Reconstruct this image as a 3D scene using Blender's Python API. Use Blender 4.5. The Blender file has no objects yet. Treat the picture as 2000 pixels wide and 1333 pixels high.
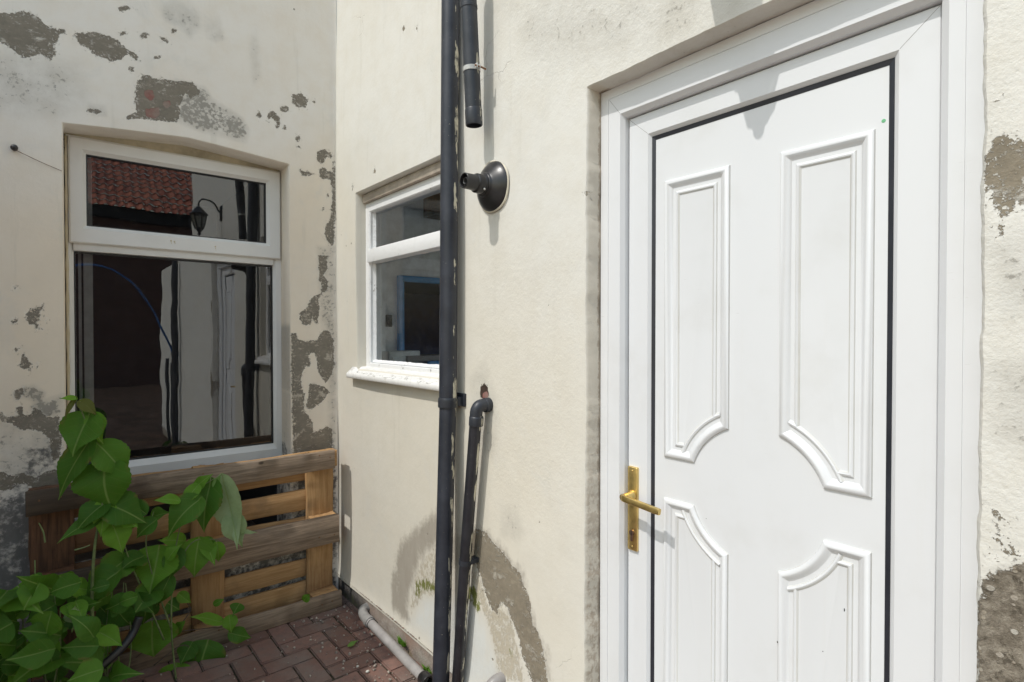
import bpy, bmesh, math, random
import numpy as np
from mathutils import Vector, Matrix, Euler
R_ = random.Random(7)
scene = bpy.context.scene
COL = scene.collection
PI = math.pi

# ------------------------------------------------------------------ camera
CAM = Vector((-1.267, -3.1309, 1.49)); YAW = math.radians(39.44); PIT = math.radians(-0.76)
cam_d = bpy.data.cameras.new('camera'); cam = bpy.data.objects.new('camera', cam_d); COL.objects.link(cam)
cam.location = CAM; cam.rotation_euler = (PI/2+PIT, 0, -YAW)
cam_d.sensor_width = 36; cam_d.lens = 1094/2000*36; cam_d.clip_start = .01; cam_d.clip_end = 2000
scene.camera = cam

FW = Vector((math.sin(YAW)*math.cos(PIT), math.cos(YAW)*math.cos(PIT), math.sin(PIT)))
RT = Vector((math.cos(YAW), -math.sin(YAW), 0)); UP = RT.cross(FW)
def at(px, py, y):
    """point of the vertical plane at world y that the photo shows at px, py"""
    r = FW + RT*((px-1000)/1094) + UP*((666.5-py)/1094)
    return CAM + r*((y-CAM.y)/r.y)

# ------------------------------------------------------------------ node helper
class NT:
    def __init__(s, name):
        s.m = bpy.data.materials.new(name); s.m.use_nodes = True
        s.t = s.m.node_tree; s.t.nodes.clear()
        s.out = s.t.nodes.new('ShaderNodeOutputMaterial')
    def n(s, typ, **kw):
        nd = s.t.nodes.new(typ)
        for k, v in kw.items(): setattr(nd, k, v)
        return nd
    def lk(s, a, b): s.t.links.new(a, b)
    def set(s, sock, v):
        if hasattr(v, 'is_linked') or isinstance(v, bpy.types.NodeSocket): s.lk(v, sock)
        else: sock.default_value = v
    def obj(s): return s.n('ShaderNodeTexCoord').outputs['Object']
    def attr(s, name, out='Fac'): return s.n('ShaderNodeAttribute', attribute_name=name).outputs[out]
    def rnd(s): return s.n('ShaderNodeObjectInfo').outputs['Random']
    def mapv(s, v, scale=(1,1,1), loc=(0,0,0), rot=(0,0,0)):
        nd = s.n('ShaderNodeMapping'); s.lk(v, nd.inputs[0]); s.set(nd.inputs['Location'], loc)
        nd.inputs['Scale'].default_value = scale; nd.inputs['Rotation'].default_value = rot
        return nd.outputs[0]
    def noise(s, v, scale, det=3, rough=.55, dist=0):
        nd = s.n('ShaderNodeTexNoise'); s.lk(v, nd.inputs['Vector'])
        nd.inputs['Scale'].default_value = scale; nd.inputs['Detail'].default_value = det
        nd.inputs['Roughness'].default_value = rough; nd.inputs['Distortion'].default_value = dist
        return nd.outputs['Fac']
    def vor(s, v, scale, out='Distance', feature='F1'):
        nd = s.n('ShaderNodeTexVoronoi', feature=feature); s.lk(v, nd.inputs['Vector']); nd.inputs['Scale'].default_value = scale
        return nd.outputs[out]
    def math(s, op, a, b=0, c=None, clamp=False):
        nd = s.n('ShaderNodeMath', operation=op, use_clamp=clamp); s.set(nd.inputs[0], a); s.set(nd.inputs[1], b)
        if c is not None: s.set(nd.inputs[2], c)
        return nd.outputs[0]
    def step(s, v, a, b, lo=0, hi=1):
        nd = s.n('ShaderNodeMapRange', interpolation_type='SMOOTHSTEP'); s.set(nd.inputs[0], v)
        for i, x in enumerate((a, b, lo, hi)): s.set(nd.inputs[i+1], x)
        return nd.outputs[0]
    def mix(s, f, a, b, mode='MIX'):
        nd = s.n('ShaderNodeMix', data_type='RGBA', blend_type=mode); s.set(nd.inputs[0], f)
        for sock, v in ((nd.inputs[6], a), (nd.inputs[7], b)):
            if isinstance(v, tuple): sock.default_value = (*v, 1) if len(v) == 3 else v
            else: s.lk(v, sock)
        return nd.outputs[2]
    def sep(s, v):
        nd = s.n('ShaderNodeSeparateXYZ'); s.lk(v, nd.inputs[0]); return nd.outputs
    def bump(s, h, strength=.5, dist=.005, normal=None):
        nd = s.n('ShaderNodeBump'); s.lk(h, nd.inputs['Height']); s.set(nd.inputs['Strength'], strength); nd.inputs['Distance'].default_value = dist
        if normal: s.lk(normal, nd.inputs['Normal'])
        return nd.outputs[0]
    def bsdf(s, col, rough=.6, normal=None, metal=0, spec=.5, **kw):
        b = s.n('ShaderNodeBsdfPrincipled')
        if isinstance(col, tuple): b.inputs['Base Color'].default_value = (*col, 1)
        else: s.lk(col, b.inputs['Base Color'])
        s.set(b.inputs['Roughness'], rough); s.set(b.inputs['Metallic'], metal); s.set(b.inputs['Specular IOR Level'], spec)
        if normal: s.lk(normal, b.inputs['Normal'])
        for k, v in kw.items(): s.set(b.inputs[k], v)
        return b.outputs[0]
    def done(s, sh): s.lk(sh, s.out.inputs[0]); return s.m

def plain(name, col, rough=.6, metal=0, var=.12, scale=14, bump=.0, spec=.5):
    t = NT(name); o = t.obj()
    n = t.noise(o, scale, 5, .6)
    c = t.mix(t.step(n, .3, .7), tuple(x*(1-var) for x in col), tuple(min(1, x*(1+var)) for x in col))
    nm = t.bump(t.noise(o, scale*12, 3), bump, .002) if bump else None
    return t.done(t.bsdf(c, t.step(n, .3, .75, rough*.85, min(1, rough*1.15)), nm, metal, spec))

# ------------------------------------------------------------------ mesh helpers
def link(name, me, mat=None, parent=None, smooth=False):
    o = bpy.data.objects.new(name, me); COL.objects.link(o)
    if mat: me.materials.append(mat)
    if smooth: me.polygons.foreach_set('use_smooth', [True]*len(me.polygons))
    if parent: o.parent = parent
    return o
def obj(name, bm, mat=None, parent=None, smooth=False, angle=None):
    me = bpy.data.meshes.new(name); bmesh.ops.recalc_face_normals(bm, faces=bm.faces[:]) if angle != 'raw' else None
    if angle and angle != 'raw':
        for f in bm.faces: f.smooth = True
        for e in bm.edges:
            if len(e.link_faces) == 2 and e.calc_face_angle(0) > math.radians(angle): e.smooth = False
    bm.to_mesh(me); bm.free()
    return link(name, me, mat, parent, smooth)
def thing(name, label, cat, loc=(0,0,0), group=None, rot=(0,0,0)):
    o = bpy.data.objects.new(name, None); COL.objects.link(o); o.location = loc; o.rotation_euler = rot
    o.empty_display_size = .1
    return tag(o, label, cat, group)
def tag(o, label, cat, group=None):
    o['label'] = label; o['category'] = cat
    if group: o['group'] = group
    return o
def structure(o): o['kind'] = 'structure'; return o
def bx(bm, a, b, bev=0, seg=2):
    """axis-aligned box from corner a to corner b with bevelled edges"""
    lo = [min(a[i], b[i]) for i in range(3)]; hi = [max(a[i], b[i]) for i in range(3)]
    r = bmesh.ops.create_cube(bm, size=1)
    for v in r['verts']: v.co = Vector([lo[i] if v.co[i] < 0 else hi[i] for i in range(3)])
    if bev:
        es = list({e for v in r['verts'] for e in v.link_edges})
        bmesh.ops.bevel(bm, geom=es, offset=bev, segments=seg, affect='EDGES', profile=.5, clamp_overlap=True)
def box(name, a, b, mat, parent=None, bev=.002, seg=2):
    bm = bmesh.new(); bx(bm, a, b, bev, seg)
    return obj(name, bm, mat, parent, angle=40)
def frames(path):
    path = [Vector(p) for p in path]; T = []
    for i in range(len(path)):
        d = path[min(i+1, len(path)-1)] - path[max(i-1, 0)]; T.append(d.normalized())
    up = Vector((0,0,1)) if abs(T[0].z) < .9 else Vector((0,1,0))
    N = [(up - T[0]*up.dot(T[0])).normalized()]
    for i in range(1, len(path)):
        n = N[-1] - T[i]*N[-1].dot(T[i]); N.append(n.normalized())
    return path, T, N
def tube(bm, path, rad, seg=24, cap=True):
    path, T, N = frames(path); rings = []
    if not isinstance(rad, (list, tuple)): rad = [rad]*len(path)
    for p, t, n, r in zip(path, T, N, rad):
        b = t.cross(n)
        rings.append([bm.verts.new(p + n*(r*math.cos(2*PI*k/seg)) + b*(r*math.sin(2*PI*k/seg))) for k in range(seg)])
    for a, b in zip(rings, rings[1:]):
        for k in range(seg): bm.faces.new((a[k], a[(k+1) % seg], b[(k+1) % seg], b[k]))
    if cap:
        bm.faces.new(rings[0][::-1]); bm.faces.new(rings[-1])
def lathe(bm, origin, axis, prof, seg=40, close=True):
    """revolve (distance along axis, radius) pairs"""
    axis = Vector(axis).normalized(); up = Vector((0,0,1)) if abs(axis.z) < .9 else Vector((0,1,0))
    n = (up - axis*up.dot(axis)).normalized(); b = axis.cross(n); rings = []
    for d, r in prof:
        rings.append([bm.verts.new(Vector(origin) + axis*d + n*(r*math.cos(2*PI*k/seg)) + b*(r*math.sin(2*PI*k/seg))) for k in range(seg)])
    for a, c in zip(rings, rings[1:]):
        for k in range(seg): bm.faces.new((a[k], a[(k+1) % seg], c[(k+1) % seg], c[k]))
    if close:
        if prof[0][1] > 1e-5: bm.faces.new(rings[0][::-1])
        if prof[-1][1] > 1e-5: bm.faces.new(rings[-1])
def bez(pts, n=12):
    """smooth path through points (Catmull-Rom)"""
    P = [Vector(p) for p in pts]; P = [P[0]*2-P[1]] + P + [P[-1]*2-P[-2]]; out = []
    for i in range(1, len(P)-2):
        for k in range(n):
            t = k/n; a, b, c, d = P[i-1], P[i], P[i+1], P[i+2]
            out.append(.5*((2*b) + (c-a)*t + (2*a-5*b+4*c-d)*t*t + (3*b-a-3*c+d)*t**3))
    return out + [P[-2]]
def frame_ring(bm, outer, inner, place):
    """ring of profile rows: list of (rect, depth) loops joined into a mitred frame; place(u, v, d) -> point"""
    rows = []
    for (u0, u1, v0, v1), d in outer + inner:
        rows.append([bm.verts.new(place(*c, d)) for c in ((u0,v0),(u1,v0),(u1,v1),(u0,v1))])
    for a, b in zip(rows, rows[1:]):
        for k in range(4): bm.faces.new((a[k], a[(k+1)%4], b[(k+1)%4], b[k]))

# ------------------------------------------------------------------ stains on the render, darker area behind the pallet (traced in wall coordinates, millimetres)
STAINS = """L peel 0 1 -1480,2778;-1419,2810;-1379,2825;-1339,2846;-1306,2836;-1264,2807;-1239,2798;-1213,2812;-1211,2795;-1234,2778;-1231,2753;-1248,2730;-1236,2707;-1257,2668;-1274,2673;-1291,2683;-1307,2667;-1349,2644;-1372,2668;-1420,2691;-1481,2685
L peel 0 1 -1178,2797;-1151,2817;-1106,2837;-1050,2835;-1012,2818;-983,2797;-947,2792;-942,2767;-959,2760;-983,2780;-1012,2743;-1051,2720;-1079,2732;-1106,2735;-1152,2761
L peel 0 1 -1016,2981;-991,2995;-958,2998;-981,2980;-1001,2964;-1016,2967
L peel 0 1 -903,2889;-909,2876;-920,2868;-931,2865;-938,2873;-937,2882;-935,2889;-919,2898;-905,2898
L peel 0 1 -855,2801;-863,2794;-870,2785;-881,2787;-883,2789;-883,2797;-881,2803;-869,2805;-861,2806
L peel 0 1 -962,2712;-961,2707;-972,2698;-981,2697;-986,2701;-984,2708;-981,2713;-971,2720;-961,2717
L peel 0 1 -992,2869;-992,2860;-997,2856;-1002,2857;-1007,2859;-1005,2868;-1001,2878;-996,2881;-990,2878
L peel 0 1 -116,2784;-119,2778;-125,2773;-134,2773;-138,2775;-139,2781;-131,2787;-125,2790;-118,2788
L peel 0 1 -260,2705;-261,2696;-279,2683;-292,2683;-306,2689;-305,2698;-292,2714;-278,2719;-261,2717
L peel 0 1 -274,2605;-275,2596;-282,2590;-288,2589;-294,2593;-291,2606;-289,2615;-281,2618;-276,2613
L peel 0 1 -199,2566;-203,2553;-210,2541;-218,2542;-224,2555;-223,2569;-217,2575;-210,2580;-205,2578
L peel 0 1 -199,2515;-203,2509;-208,2506;-214,2504;-216,2510;-216,2514;-214,2521;-208,2521;-205,2519
L peel 0 1 -1082,2481;-1084,2474;-1096,2465;-1106,2464;-1112,2469;-1116,2477;-1109,2486;-1096,2488;-1087,2489
L peel 0 1 -1120,2479;-1122,2472;-1125,2467;-1130,2468;-1134,2472;-1132,2479;-1131,2485;-1125,2484;-1120,2485
L peel 0 1 -396,2636;-401,2620;-409,2614;-416,2612;-425,2620;-425,2634;-418,2646;-408,2659;-403,2649
L peel 0 1 -37,2277;-42,2270;-46,2265;-52,2266;-54,2271;-58,2277;-52,2282;-46,2286;-41,2283
L peel 0 1 -1377,1677;-1380,1673;-1383,1669;-1387,1671;-1389,1675;-1390,1679;-1388,1682;-1383,1684;-1379,1681
L peel 0 1 -1381,1544;-1382,1538;-1385,1533;-1389,1535;-1391,1540;-1391,1548;-1388,1551;-1385,1555;-1382,1552
L peel 0 1 -1276,1556;-1277,1551;-1280,1547;-1282,1546;-1284,1552;-1284,1559;-1282,1563;-1280,1566;-1277,1561
L peel 0 1 -1289,1506;-1290,1502;-1292,1501;-1295,1502;-1297,1504;-1297,1507;-1296,1509;-1292,1512;-1288,1509
L peel 0 1 -150,1318;-155,1305;-161,1302;-169,1306;-173,1313;-171,1326;-167,1331;-160,1338;-155,1332
L peel 0 1 -64,2197;-64,2191;-70,2188;-77,2189;-78,2193;-78,2198;-76,2203;-70,2205;-65,2202
L peel 0 1 -1313,1354;-1313,1348;-1315,1342;-1317,1347;-1318,1350;-1319,1357;-1317,1363;-1315,1366;-1313,1361
L peel 0 1 -788,2950;-790,2944;-796,2938;-803,2938;-806,2942;-807,2947;-802,2952;-797,2952;-792,2953
L peel 0 1 -857,2897;-836,2897;-813,2883;-830,2880;-851,2885
L peel 0 1 -948,2638;-940,2668;-914,2690;-883,2687;-842,2696;-778,2702;-717,2714;-724,2675;-761,2628;-775,2575;-779,2512;-790,2485;-885,2472;-956,2468;-991,2462;-993,2473;-955,2498;-961,2563
L peel 0 1 -928,2691;-900,2701;-883,2684;-904,2662;-916,2675
L peel 0 1 -778,2710;-712,2716;-686,2673;-731,2623;-739,2646;-774,2637
L grime 0.03 0.8 -789,2706;-668,2703;-622,2613;-576,2573;-600,2478;-758,2480;-784,2511
L grime 0.035 0.72 -800,2691;-668,2665;-503,2591;-467,2533;-480,2470;-669,2462;-747,2475;-790,2497
L grime 0.035 0.56 -871,3049;-786,3080;-721,3075;-688,3011;-729,2943;-776,2981;-829,2982
L grime 0.03 0.5 -666,2994;-596,3013;-580,2982;-620,2954;-655,2962
L grime 0.02 0.5 -1136,2506;-1071,2512;-1066,2462;-1118,2459
L grime 0.12 0.46 -1512,2603;-1324,2658;-1170,2665;-1145,2515;-1225,2439;-1359,2417;-1513,2419
L grime 0.04 0.38 -451,3067;-413,3080;-407,2842;-440,2792;-457,2907
L brick 0 1 -925,2620;-888,2630;-878,2597;-892,2569;-915,2580
L brick 0 1 -919,2526;-864,2545;-860,2512;-875,2484;-917,2486
L brick 0 1 -847,2581;-817,2593;-813,2572;-828,2549;-843,2558
L pale 0.012 0.8 -830,2534;-801,2541;-788,2515;-839,2498
L peel 0 1 -239,2793;-189,2812;-155,2788;-167,2737;-217,2730;-244,2750
L peel 0 1 -372,2657;-338,2677;-312,2651;-304,2617;-318,2581;-331,2591;-325,2620;-352,2635;-365,2605
L peel 0 1 -105,2510;-70,2531;-29,2517;-23,2494;-55,2494;-70,2456;-91,2446;-108,2472
L peel 0 1 -94,2417;-62,2429;-47,2403;-23,2416;-2,2399;-11,2330;-23,2320;-32,2371;-56,2366;-91,2366
L peel 0 1 -205,2397;-185,2386;-157,2391;-129,2382;-154,2369;-191,2365
L peel 0 1 -17,2467;-8,2468;-3,2230;-12,2082;-19,1988;-49,2020;-66,2061;-60,2105;-33,2138;-24,2226
L peel 0 1 -105,1928;-52,1932;-48,1863;-70,1826;-48,1784;-53,1749;-80,1713;-106,1677;-97,1643;-107,1548;-124,1548;-137,1590;-146,1547;-167,1530;-192,1538;-209,1580;-200,1606;-166,1628;-154,1667;-141,1693;-88,1713;-79,1756;-101,1799;-96,1877
L peel 0 1 -252,1487;-226,1496;-226,1462;-176,1445;-107,1453;-89,1496;-63,1513;-36,1496;-18,1443;-14,1364;-19,1302;-37,1242;-64,1212;-91,1244;-108,1288;-115,1332;-125,1384;-155,1376;-159,1325;-189,1292;-202,1241;-198,1181;-181,1155;-190,1070;-161,1025;-140,988;-136,936;-56,962;-30,942;-30,801;-246,830;-252,1160;-255,1412
L peel 0 1 -156,1213;-82,1191;-38,1154;-65,1138;-91,1096;-152,1067;-182,1078;-169,1128;-160,1170
L grime 0.03 0.52 -105,1979;-2,1989;-2,1142;-3,806;-57,813;-46,1233;-81,1513;-97,1643
L damp 0.03 0.55 -254,941;-170,914;-56,953;-12,940;-12,789;-254,823
L peel 0 1 -1349,1581;-1334,1597;-1304,1602;-1292,1622;-1283,1619;-1298,1591;-1305,1555;-1314,1543;-1307,1508;-1314,1502;-1320,1531;-1338,1531;-1348,1550
L peel 0 1 -1387,1419;-1377,1435;-1368,1432;-1377,1415
L peel 0 1 -1377,1357;-1365,1376;-1367,1403;-1356,1399;-1345,1383;-1336,1363;-1336,1343;-1342,1324;-1345,1338;-1363,1339
L grime 0.02 0.8 -1390,1249;-1358,1266;-1328,1268;-1292,1235;-1299,1195;-1323,1197;-1340,1214;-1364,1224;-1384,1210
L peel 0 1 -1390,1249;-1363,1267;-1358,1239;-1379,1209;-1387,1210
L peel 0 1 -1433,1164;-1411,1143;-1376,1139;-1379,1186;-1364,1177;-1359,1146;-1335,1143;-1323,1174;-1308,1157;-1287,1131;-1238,1134;-1239,941;-1270,941;-1272,1034;-1306,1069;-1347,1082;-1365,1080;-1400,1118;-1422,1121;-1433,1145
L grime 0.03 0.85 -1329,1174;-1317,1205;-1280,1202;-1234,1219;-1235,1118;-1287,1115;-1323,1134
L grime 0.05 0.44 -1489,1150;-1238,1126;-1240,828;-1491,872
L peel 0 1 -1491,936;-1435,919;-1402,899;-1361,896;-1319,874;-1289,900;-1252,903;-1230,859;-1231,802;-1290,805;-1326,819;-1349,847;-1385,861;-1402,833;-1492,849
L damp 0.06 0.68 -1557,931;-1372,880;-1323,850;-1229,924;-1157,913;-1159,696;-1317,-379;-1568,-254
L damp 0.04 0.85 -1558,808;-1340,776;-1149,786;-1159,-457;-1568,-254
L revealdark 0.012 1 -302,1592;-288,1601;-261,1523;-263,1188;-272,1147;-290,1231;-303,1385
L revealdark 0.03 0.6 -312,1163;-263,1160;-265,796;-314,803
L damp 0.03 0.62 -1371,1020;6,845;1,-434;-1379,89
L warm 0.35 1 -1574,2142;-1227,2206;-273,2384;14,2525;6,756;-1585,986
R wet 0.05 0.98 -1102,744;-946,639;-792,529;-700,395;-651,243;-670,159;-772,145;-843,156;-808,212;-844,311;-896,414;-978,516;-1101,609
R wet 0.03 0.6 -1359,755;-1431,753;-1522,736;-1597,691;-1673,669;-1687,610;-1725,516;-1790,442;-1816,344;-1716,295;-1658,358;-1597,471;-1533,507;-1431,519;-1321,620
R peel 0 1 -1389,742;-1431,739;-1489,713;-1522,702;-1586,668;-1648,651;-1658,619;-1687,597;-1697,556;-1707,502;-1744,473;-1763,430;-1790,331;-1716,295;-1658,358;-1628,431;-1597,471;-1586,500;-1533,507;-1511,458;-1466,468;-1431,519;-1407,561;-1371,599;-1321,620;-1333,712
R wet 0.06 0.7 -1101,617;-1371,751;-1489,727;-1489,630;-1371,577;-1101,505
R efflo 0.03 0.62 -826,157;-844,311;-896,414;-978,516;-1101,609;-1100,346;-977,317
R efflo 0.03 0.72 -1371,599;-1431,519;-1466,468;-1533,507;-1597,471;-1658,358;-1678,276;-1522,207;-1466,356;-1419,422;-1358,471;-1333,536
R moss 0.03 0.85 -861,300;-895,372;-978,408;-1071,432;-1086,373;-977,334;-912,276
R moss 0.025 1 -1314,500;-1358,522;-1407,460;-1407,410;-1358,420;-1307,423
R moss 0.02 0.7 -1581,364;-1607,382;-1612,331;-1592,315
R pale 0.05 0.8 -860,163;-977,309;-1130,357;-1320,428;-1431,398;-1488,296;-1522,201;-1099,-5;-1100,147
R grime 0.06 0.42 -1522,866;-1607,866;-1658,801;-1607,761;-1533,753
R peel 0 1 -1434,1296;-1435,1288;-1419,1282;-1406,1284;-1395,1289;-1389,1297;-1405,1303;-1420,1306;-1432,1305
R cem 0.006 0.95 -1396,1254;-1445,1266;-1477,1196;-1392,1187
R hole 0.004 1 -1389,1262;-1396,1286;-1416,1299;-1438,1289;-1448,1259;-1432,1242;-1399,1243
R brick 0 1 -1409,1263;-1438,1275;-1445,1251;-1425,1230;-1406,1244
R grime 0.05 0.35 -1321,1313;-1422,1397;-1486,1285;-1517,1118;-1470,1015;-1338,1093
R peel 0 1 -2914,1835;-2924,1827;-2934,1818;-2966,1816;-2967,1687;-2938,1709;-2932,1693;-2923,1685;-2911,1709;-2901,1729;-2897,1761;-2899,1796
R peel 0 1 -2922,1679;-2919,1660;-2908,1656;-2912,1669
R rubble 0 1 -2892,991;-2896,1048;-2910,1066;-2927,1081;-2947,1096;-2979,1110;-2981,855;-2895,809
R rubble 0 1 -2894,1054;-2901,1060;-2903,1041;-2896,1029
R peel 0 1 -2926,1141;-2925,1137;-2922,1135;-2919,1135;-2918,1137;-2917,1140;-2919,1143;-2922,1144;-2924,1143
R peel 0 1 -2911,1188;-2911,1186;-2909,1184;-2908,1185;-2907,1186;-2907,1188;-2908,1189;-2909,1190;-2911,1189
R peel 0 1 -2927,1175;-2925,1173;-2922,1172;-2920,1171;-2918,1172;-2918,1174;-2920,1176;-2922,1177;-2926,1176
R peel 0 1 -2920,1105;-2920,1102;-2917,1100;-2915,1100;-2913,1101;-2912,1104;-2914,1107;-2918,1109;-2920,1108
R peel 0 1 -2940,1120;-2941,1115;-2936,1113;-2932,1113;-2927,1113;-2928,1118;-2932,1123;-2936,1126;-2940,1126
R peel 0 1 -1951,1918;-1951,1914;-1949,1911;-1945,1911;-1944,1917;-1944,1923;-1946,1926;-1949,1925;-1951,1922
R peel 0 1 -2910,1070;-2908,1066;-2907,1062;-2905,1063;-2904,1066;-2904,1071;-2905,1074;-2907,1075;-2909,1074
R peel 0 1 -518,2305;-517,2295;-509,2293;-501,2299;-496,2305;-494,2314;-499,2319;-509,2322;-519,2313
R peel 0 1 -254,2281;-247,2270;-243,2263;-234,2266;-230,2280;-232,2294;-235,2303;-243,2300;-248,2294
R peel 0 1 -800,2896;-801,2892;-794,2890;-787,2896;-783,2901;-784,2906;-786,2910;-794,2908;-800,2902
R peel 0 1 -925,2849;-921,2845;-916,2842;-910,2848;-905,2855;-907,2859;-911,2863;-916,2861;-923,2856
R peel 0 1 -495,3098;-486,3098;-471,3104;-455,3110;-440,3120;-444,3122;-457,3119;-470,3115;-488,3104
R peel 0 1 -2885,1755;-2884,1753;-2884,1752;-2882,1752;-2881,1754;-2882,1756;-2882,1757;-2883,1758;-2885,1756
R crack 0 1 -2897,1885;-2906,1889;-2917,1890;-2917,1893;-2923,1906;-2922,1906;-2915,1894;-2905,1892;-2897,1888
R grime 0.05 0.5 -2902,1653;-2973,1669;-2975,1517;-2930,1536
R grime 0.05 0.47 -2900,1429;-2975,1449;-2977,1280;-2915,1305
R grime 0.15 0.4 -1547,2680;-2232,2457;-2508,2320;-2460,2225;-2149,2259;-1700,2413
R rough 0.2 1 -1547,2798;-2618,2308;-2509,2157;-2058,2220;-1591,2381
R rough 0.02 1 -2861,2180;-3005,2104;-3017,874;-2873,797
R rough 0.15 0.5 -1373,1790;-1938,1729;-1939,939;-1372,799
R warm 0.4 0.8 119,2552;-1406,1786;-1960,1415;-1962,423;155,-598
R warm 0.3 0.7 128,1799;-1373,1395;-1112,735;143,425
R jamb 0.01 1 -1930,2327;-1989,2305;-1994,172;-1935,136"""
stains = []
for ln in STAINS.strip().split('\n'):
    w, k, soft, st, pts = ln.split(' ')
    stains.append((w, k, float(soft), float(st), np.array([[float(q)/1000 for q in p.split(',')] for p in pts.split(';')])))
def sdf(P, poly):
    """signed distance of points to a polygon, positive inside"""
    d2 = np.full(len(P), 1e9); ins = np.zeros(len(P), bool); n = len(poly)
    for i in range(n):
        a, b = poly[i], poly[(i+1) % n]; e = b-a; w = P-a
        t = np.clip((w@e)/max(e@e, 1e-12), 0, 1); q = w - t[:, None]*e
        d2 = np.minimum(d2, (q*q).sum(1))
        c = ((a[1] > P[:, 1]) != (b[1] > P[:, 1]))
        with np.errstate(divide='ignore', invalid='ignore'):
            xi = a[0] + (P[:, 1]-a[1])*(b[0]-a[0])/(b[1]-a[1] if b[1] != a[1] else 1e-12)
        ins ^= c & (P[:, 0] < xi)
    d = np.sqrt(d2); return np.where(ins, d, -d)
SOFT = ('wet', 'grime', 'damp', 'pale', 'warm', 'moss', 'efflo', 'rough', 'cem', 'revealdark', 'jamb', 'hole')
HARD = ('peel', 'brick', 'rubble', 'crack')
def fields(wall, P, depth):
    F = {k: np.zeros(len(P)) for k in SOFT}; F.update({k: np.full(len(P), -.06) for k in HARD})
    for w, k, soft, st, poly in stains:
        if w != wall: continue
        m = max(soft, .06); lo = poly.min(0)-m; hi = poly.max(0)+m
        idx = np.where((P[:, 0] > lo[0]) & (P[:, 0] < hi[0]) & (P[:, 1] > lo[1]) & (P[:, 1] < hi[1]))[0]
        if not len(idx): continue
        d = sdf(P[idx], poly)
        if k in HARD: F[k][idx] = np.maximum(F[k][idx], np.clip(d, -.06, .06))
        else:
            v = np.clip((d+soft)/(2*soft+1e-6), 0, 1); v = v*v*(3-2*v)*st
            if k in ('revealdark', 'jamb'): v = v*(depth[idx] > .004)
            F[k][idx] = np.maximum(F[k][idx], v)
    return F

def wall_mesh(name, wall, us, vs, holes, place, mat, depth, warp=None, cut=None):
    """rendered wall: fine grid with real openings and reveals. place(u, v, d): d = depth behind the face"""
    E = .006
    def lines(r, brk):
        out = set()
        for a, b, st in r:
            n = max(1, round((b-a)/st))
            for i in range(n+1): out.add(round(a+(b-a)*i/n, 5))
        brk = sorted(brk)
        out = [x for x in out if all(abs(x-b) > .003 for b in brk)]
        return np.array(sorted(out + list(brk)))
    U = lines(us, {round(x, 5) for h in holes for x in (h[0]-E, h[1]+E)})
    V = lines(vs, {round(x, 5) for h in holes for x in (h[2]-E, h[3]+E)})
    nu, nv = len(U), len(V)
    gu, gv = np.meshgrid(U, V); pts = [(u, v, 0.0) for u, v in zip(gu.ravel(), gv.ravel())]
    faces = []
    inside = lambda u, v: (cut and u < cut[0] and v > cut[1]) or any(h[0]-E < u < h[1]+E and h[2]-E < v < h[3]+E for h in holes)
    uc = (U[1:]+U[:-1])/2; vc = (V[1:]+V[:-1])/2
    for j in range(nv-1):
        for i in range(nu-1):
            if not inside(uc[i], vc[j]):
                k = j*nu+i; faces.append((k, k+1, k+nu+1, k+nu))
    for h, hd in zip(holes, depth):
        u0, u1, v0, v1 = h
        A = [u for u in U if u0-E-1e-6 <= u <= u1+E+1e-6]; B = [v for v in V if v0-E-1e-6 <= v <= v1+E+1e-6]
        loop = [(u, B[0]) for u in A] + [(A[-1], v) for v in B[1:]] + [(u, B[-1]) for u in A[-2::-1]] + [(A[0], v) for v in B[-2:0:-1]]
        rings = []
        for d in (0, .007, hd*.4, hd*.7, hd):
            base = len(pts)
            for u, v in loop:
                if d: u = min(max(u, u0), u1); v = min(max(v, v0), v1)
                pts.append((u, v, d))
            rings.append(base)
        n = len(loop)
        for a, b in zip(rings, rings[1:]):
            for k in range(n): faces.append((a+k, a+(k+1) % n, b+(k+1) % n, b+k))
    P = np.array(pts)
    F = fields(wall, P[:, :2], P[:, 2])
    if warp is not None: P = warp(P, F)
    xyz = place(P[:, 0], P[:, 1], P[:, 2])
    me = bpy.data.meshes.new(name); me.from_pydata([tuple(p) for p in xyz], [], faces); me.update()
    for k, v in F.items():
        a = me.attributes.new(k, 'FLOAT', 'POINT'); a.data.foreach_set('value', v.astype(np.float32))
    me.polygons.foreach_set('use_smooth', [True]*len(me.polygons))
    return link(name, me, mat)
def waves(u, v, seed, amp, lo=2., hi=14., n=26):
    rs = np.random.RandomState(seed); s = np.zeros_like(u)
    for i in range(n):
        f = lo*(hi/lo)**(i/n); a = rs.rand()*6.28
        s += np.sin(f*(u*math.cos(a)+v*math.sin(a)) + rs.rand()*6.28)/f**.8
    return s*amp

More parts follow.
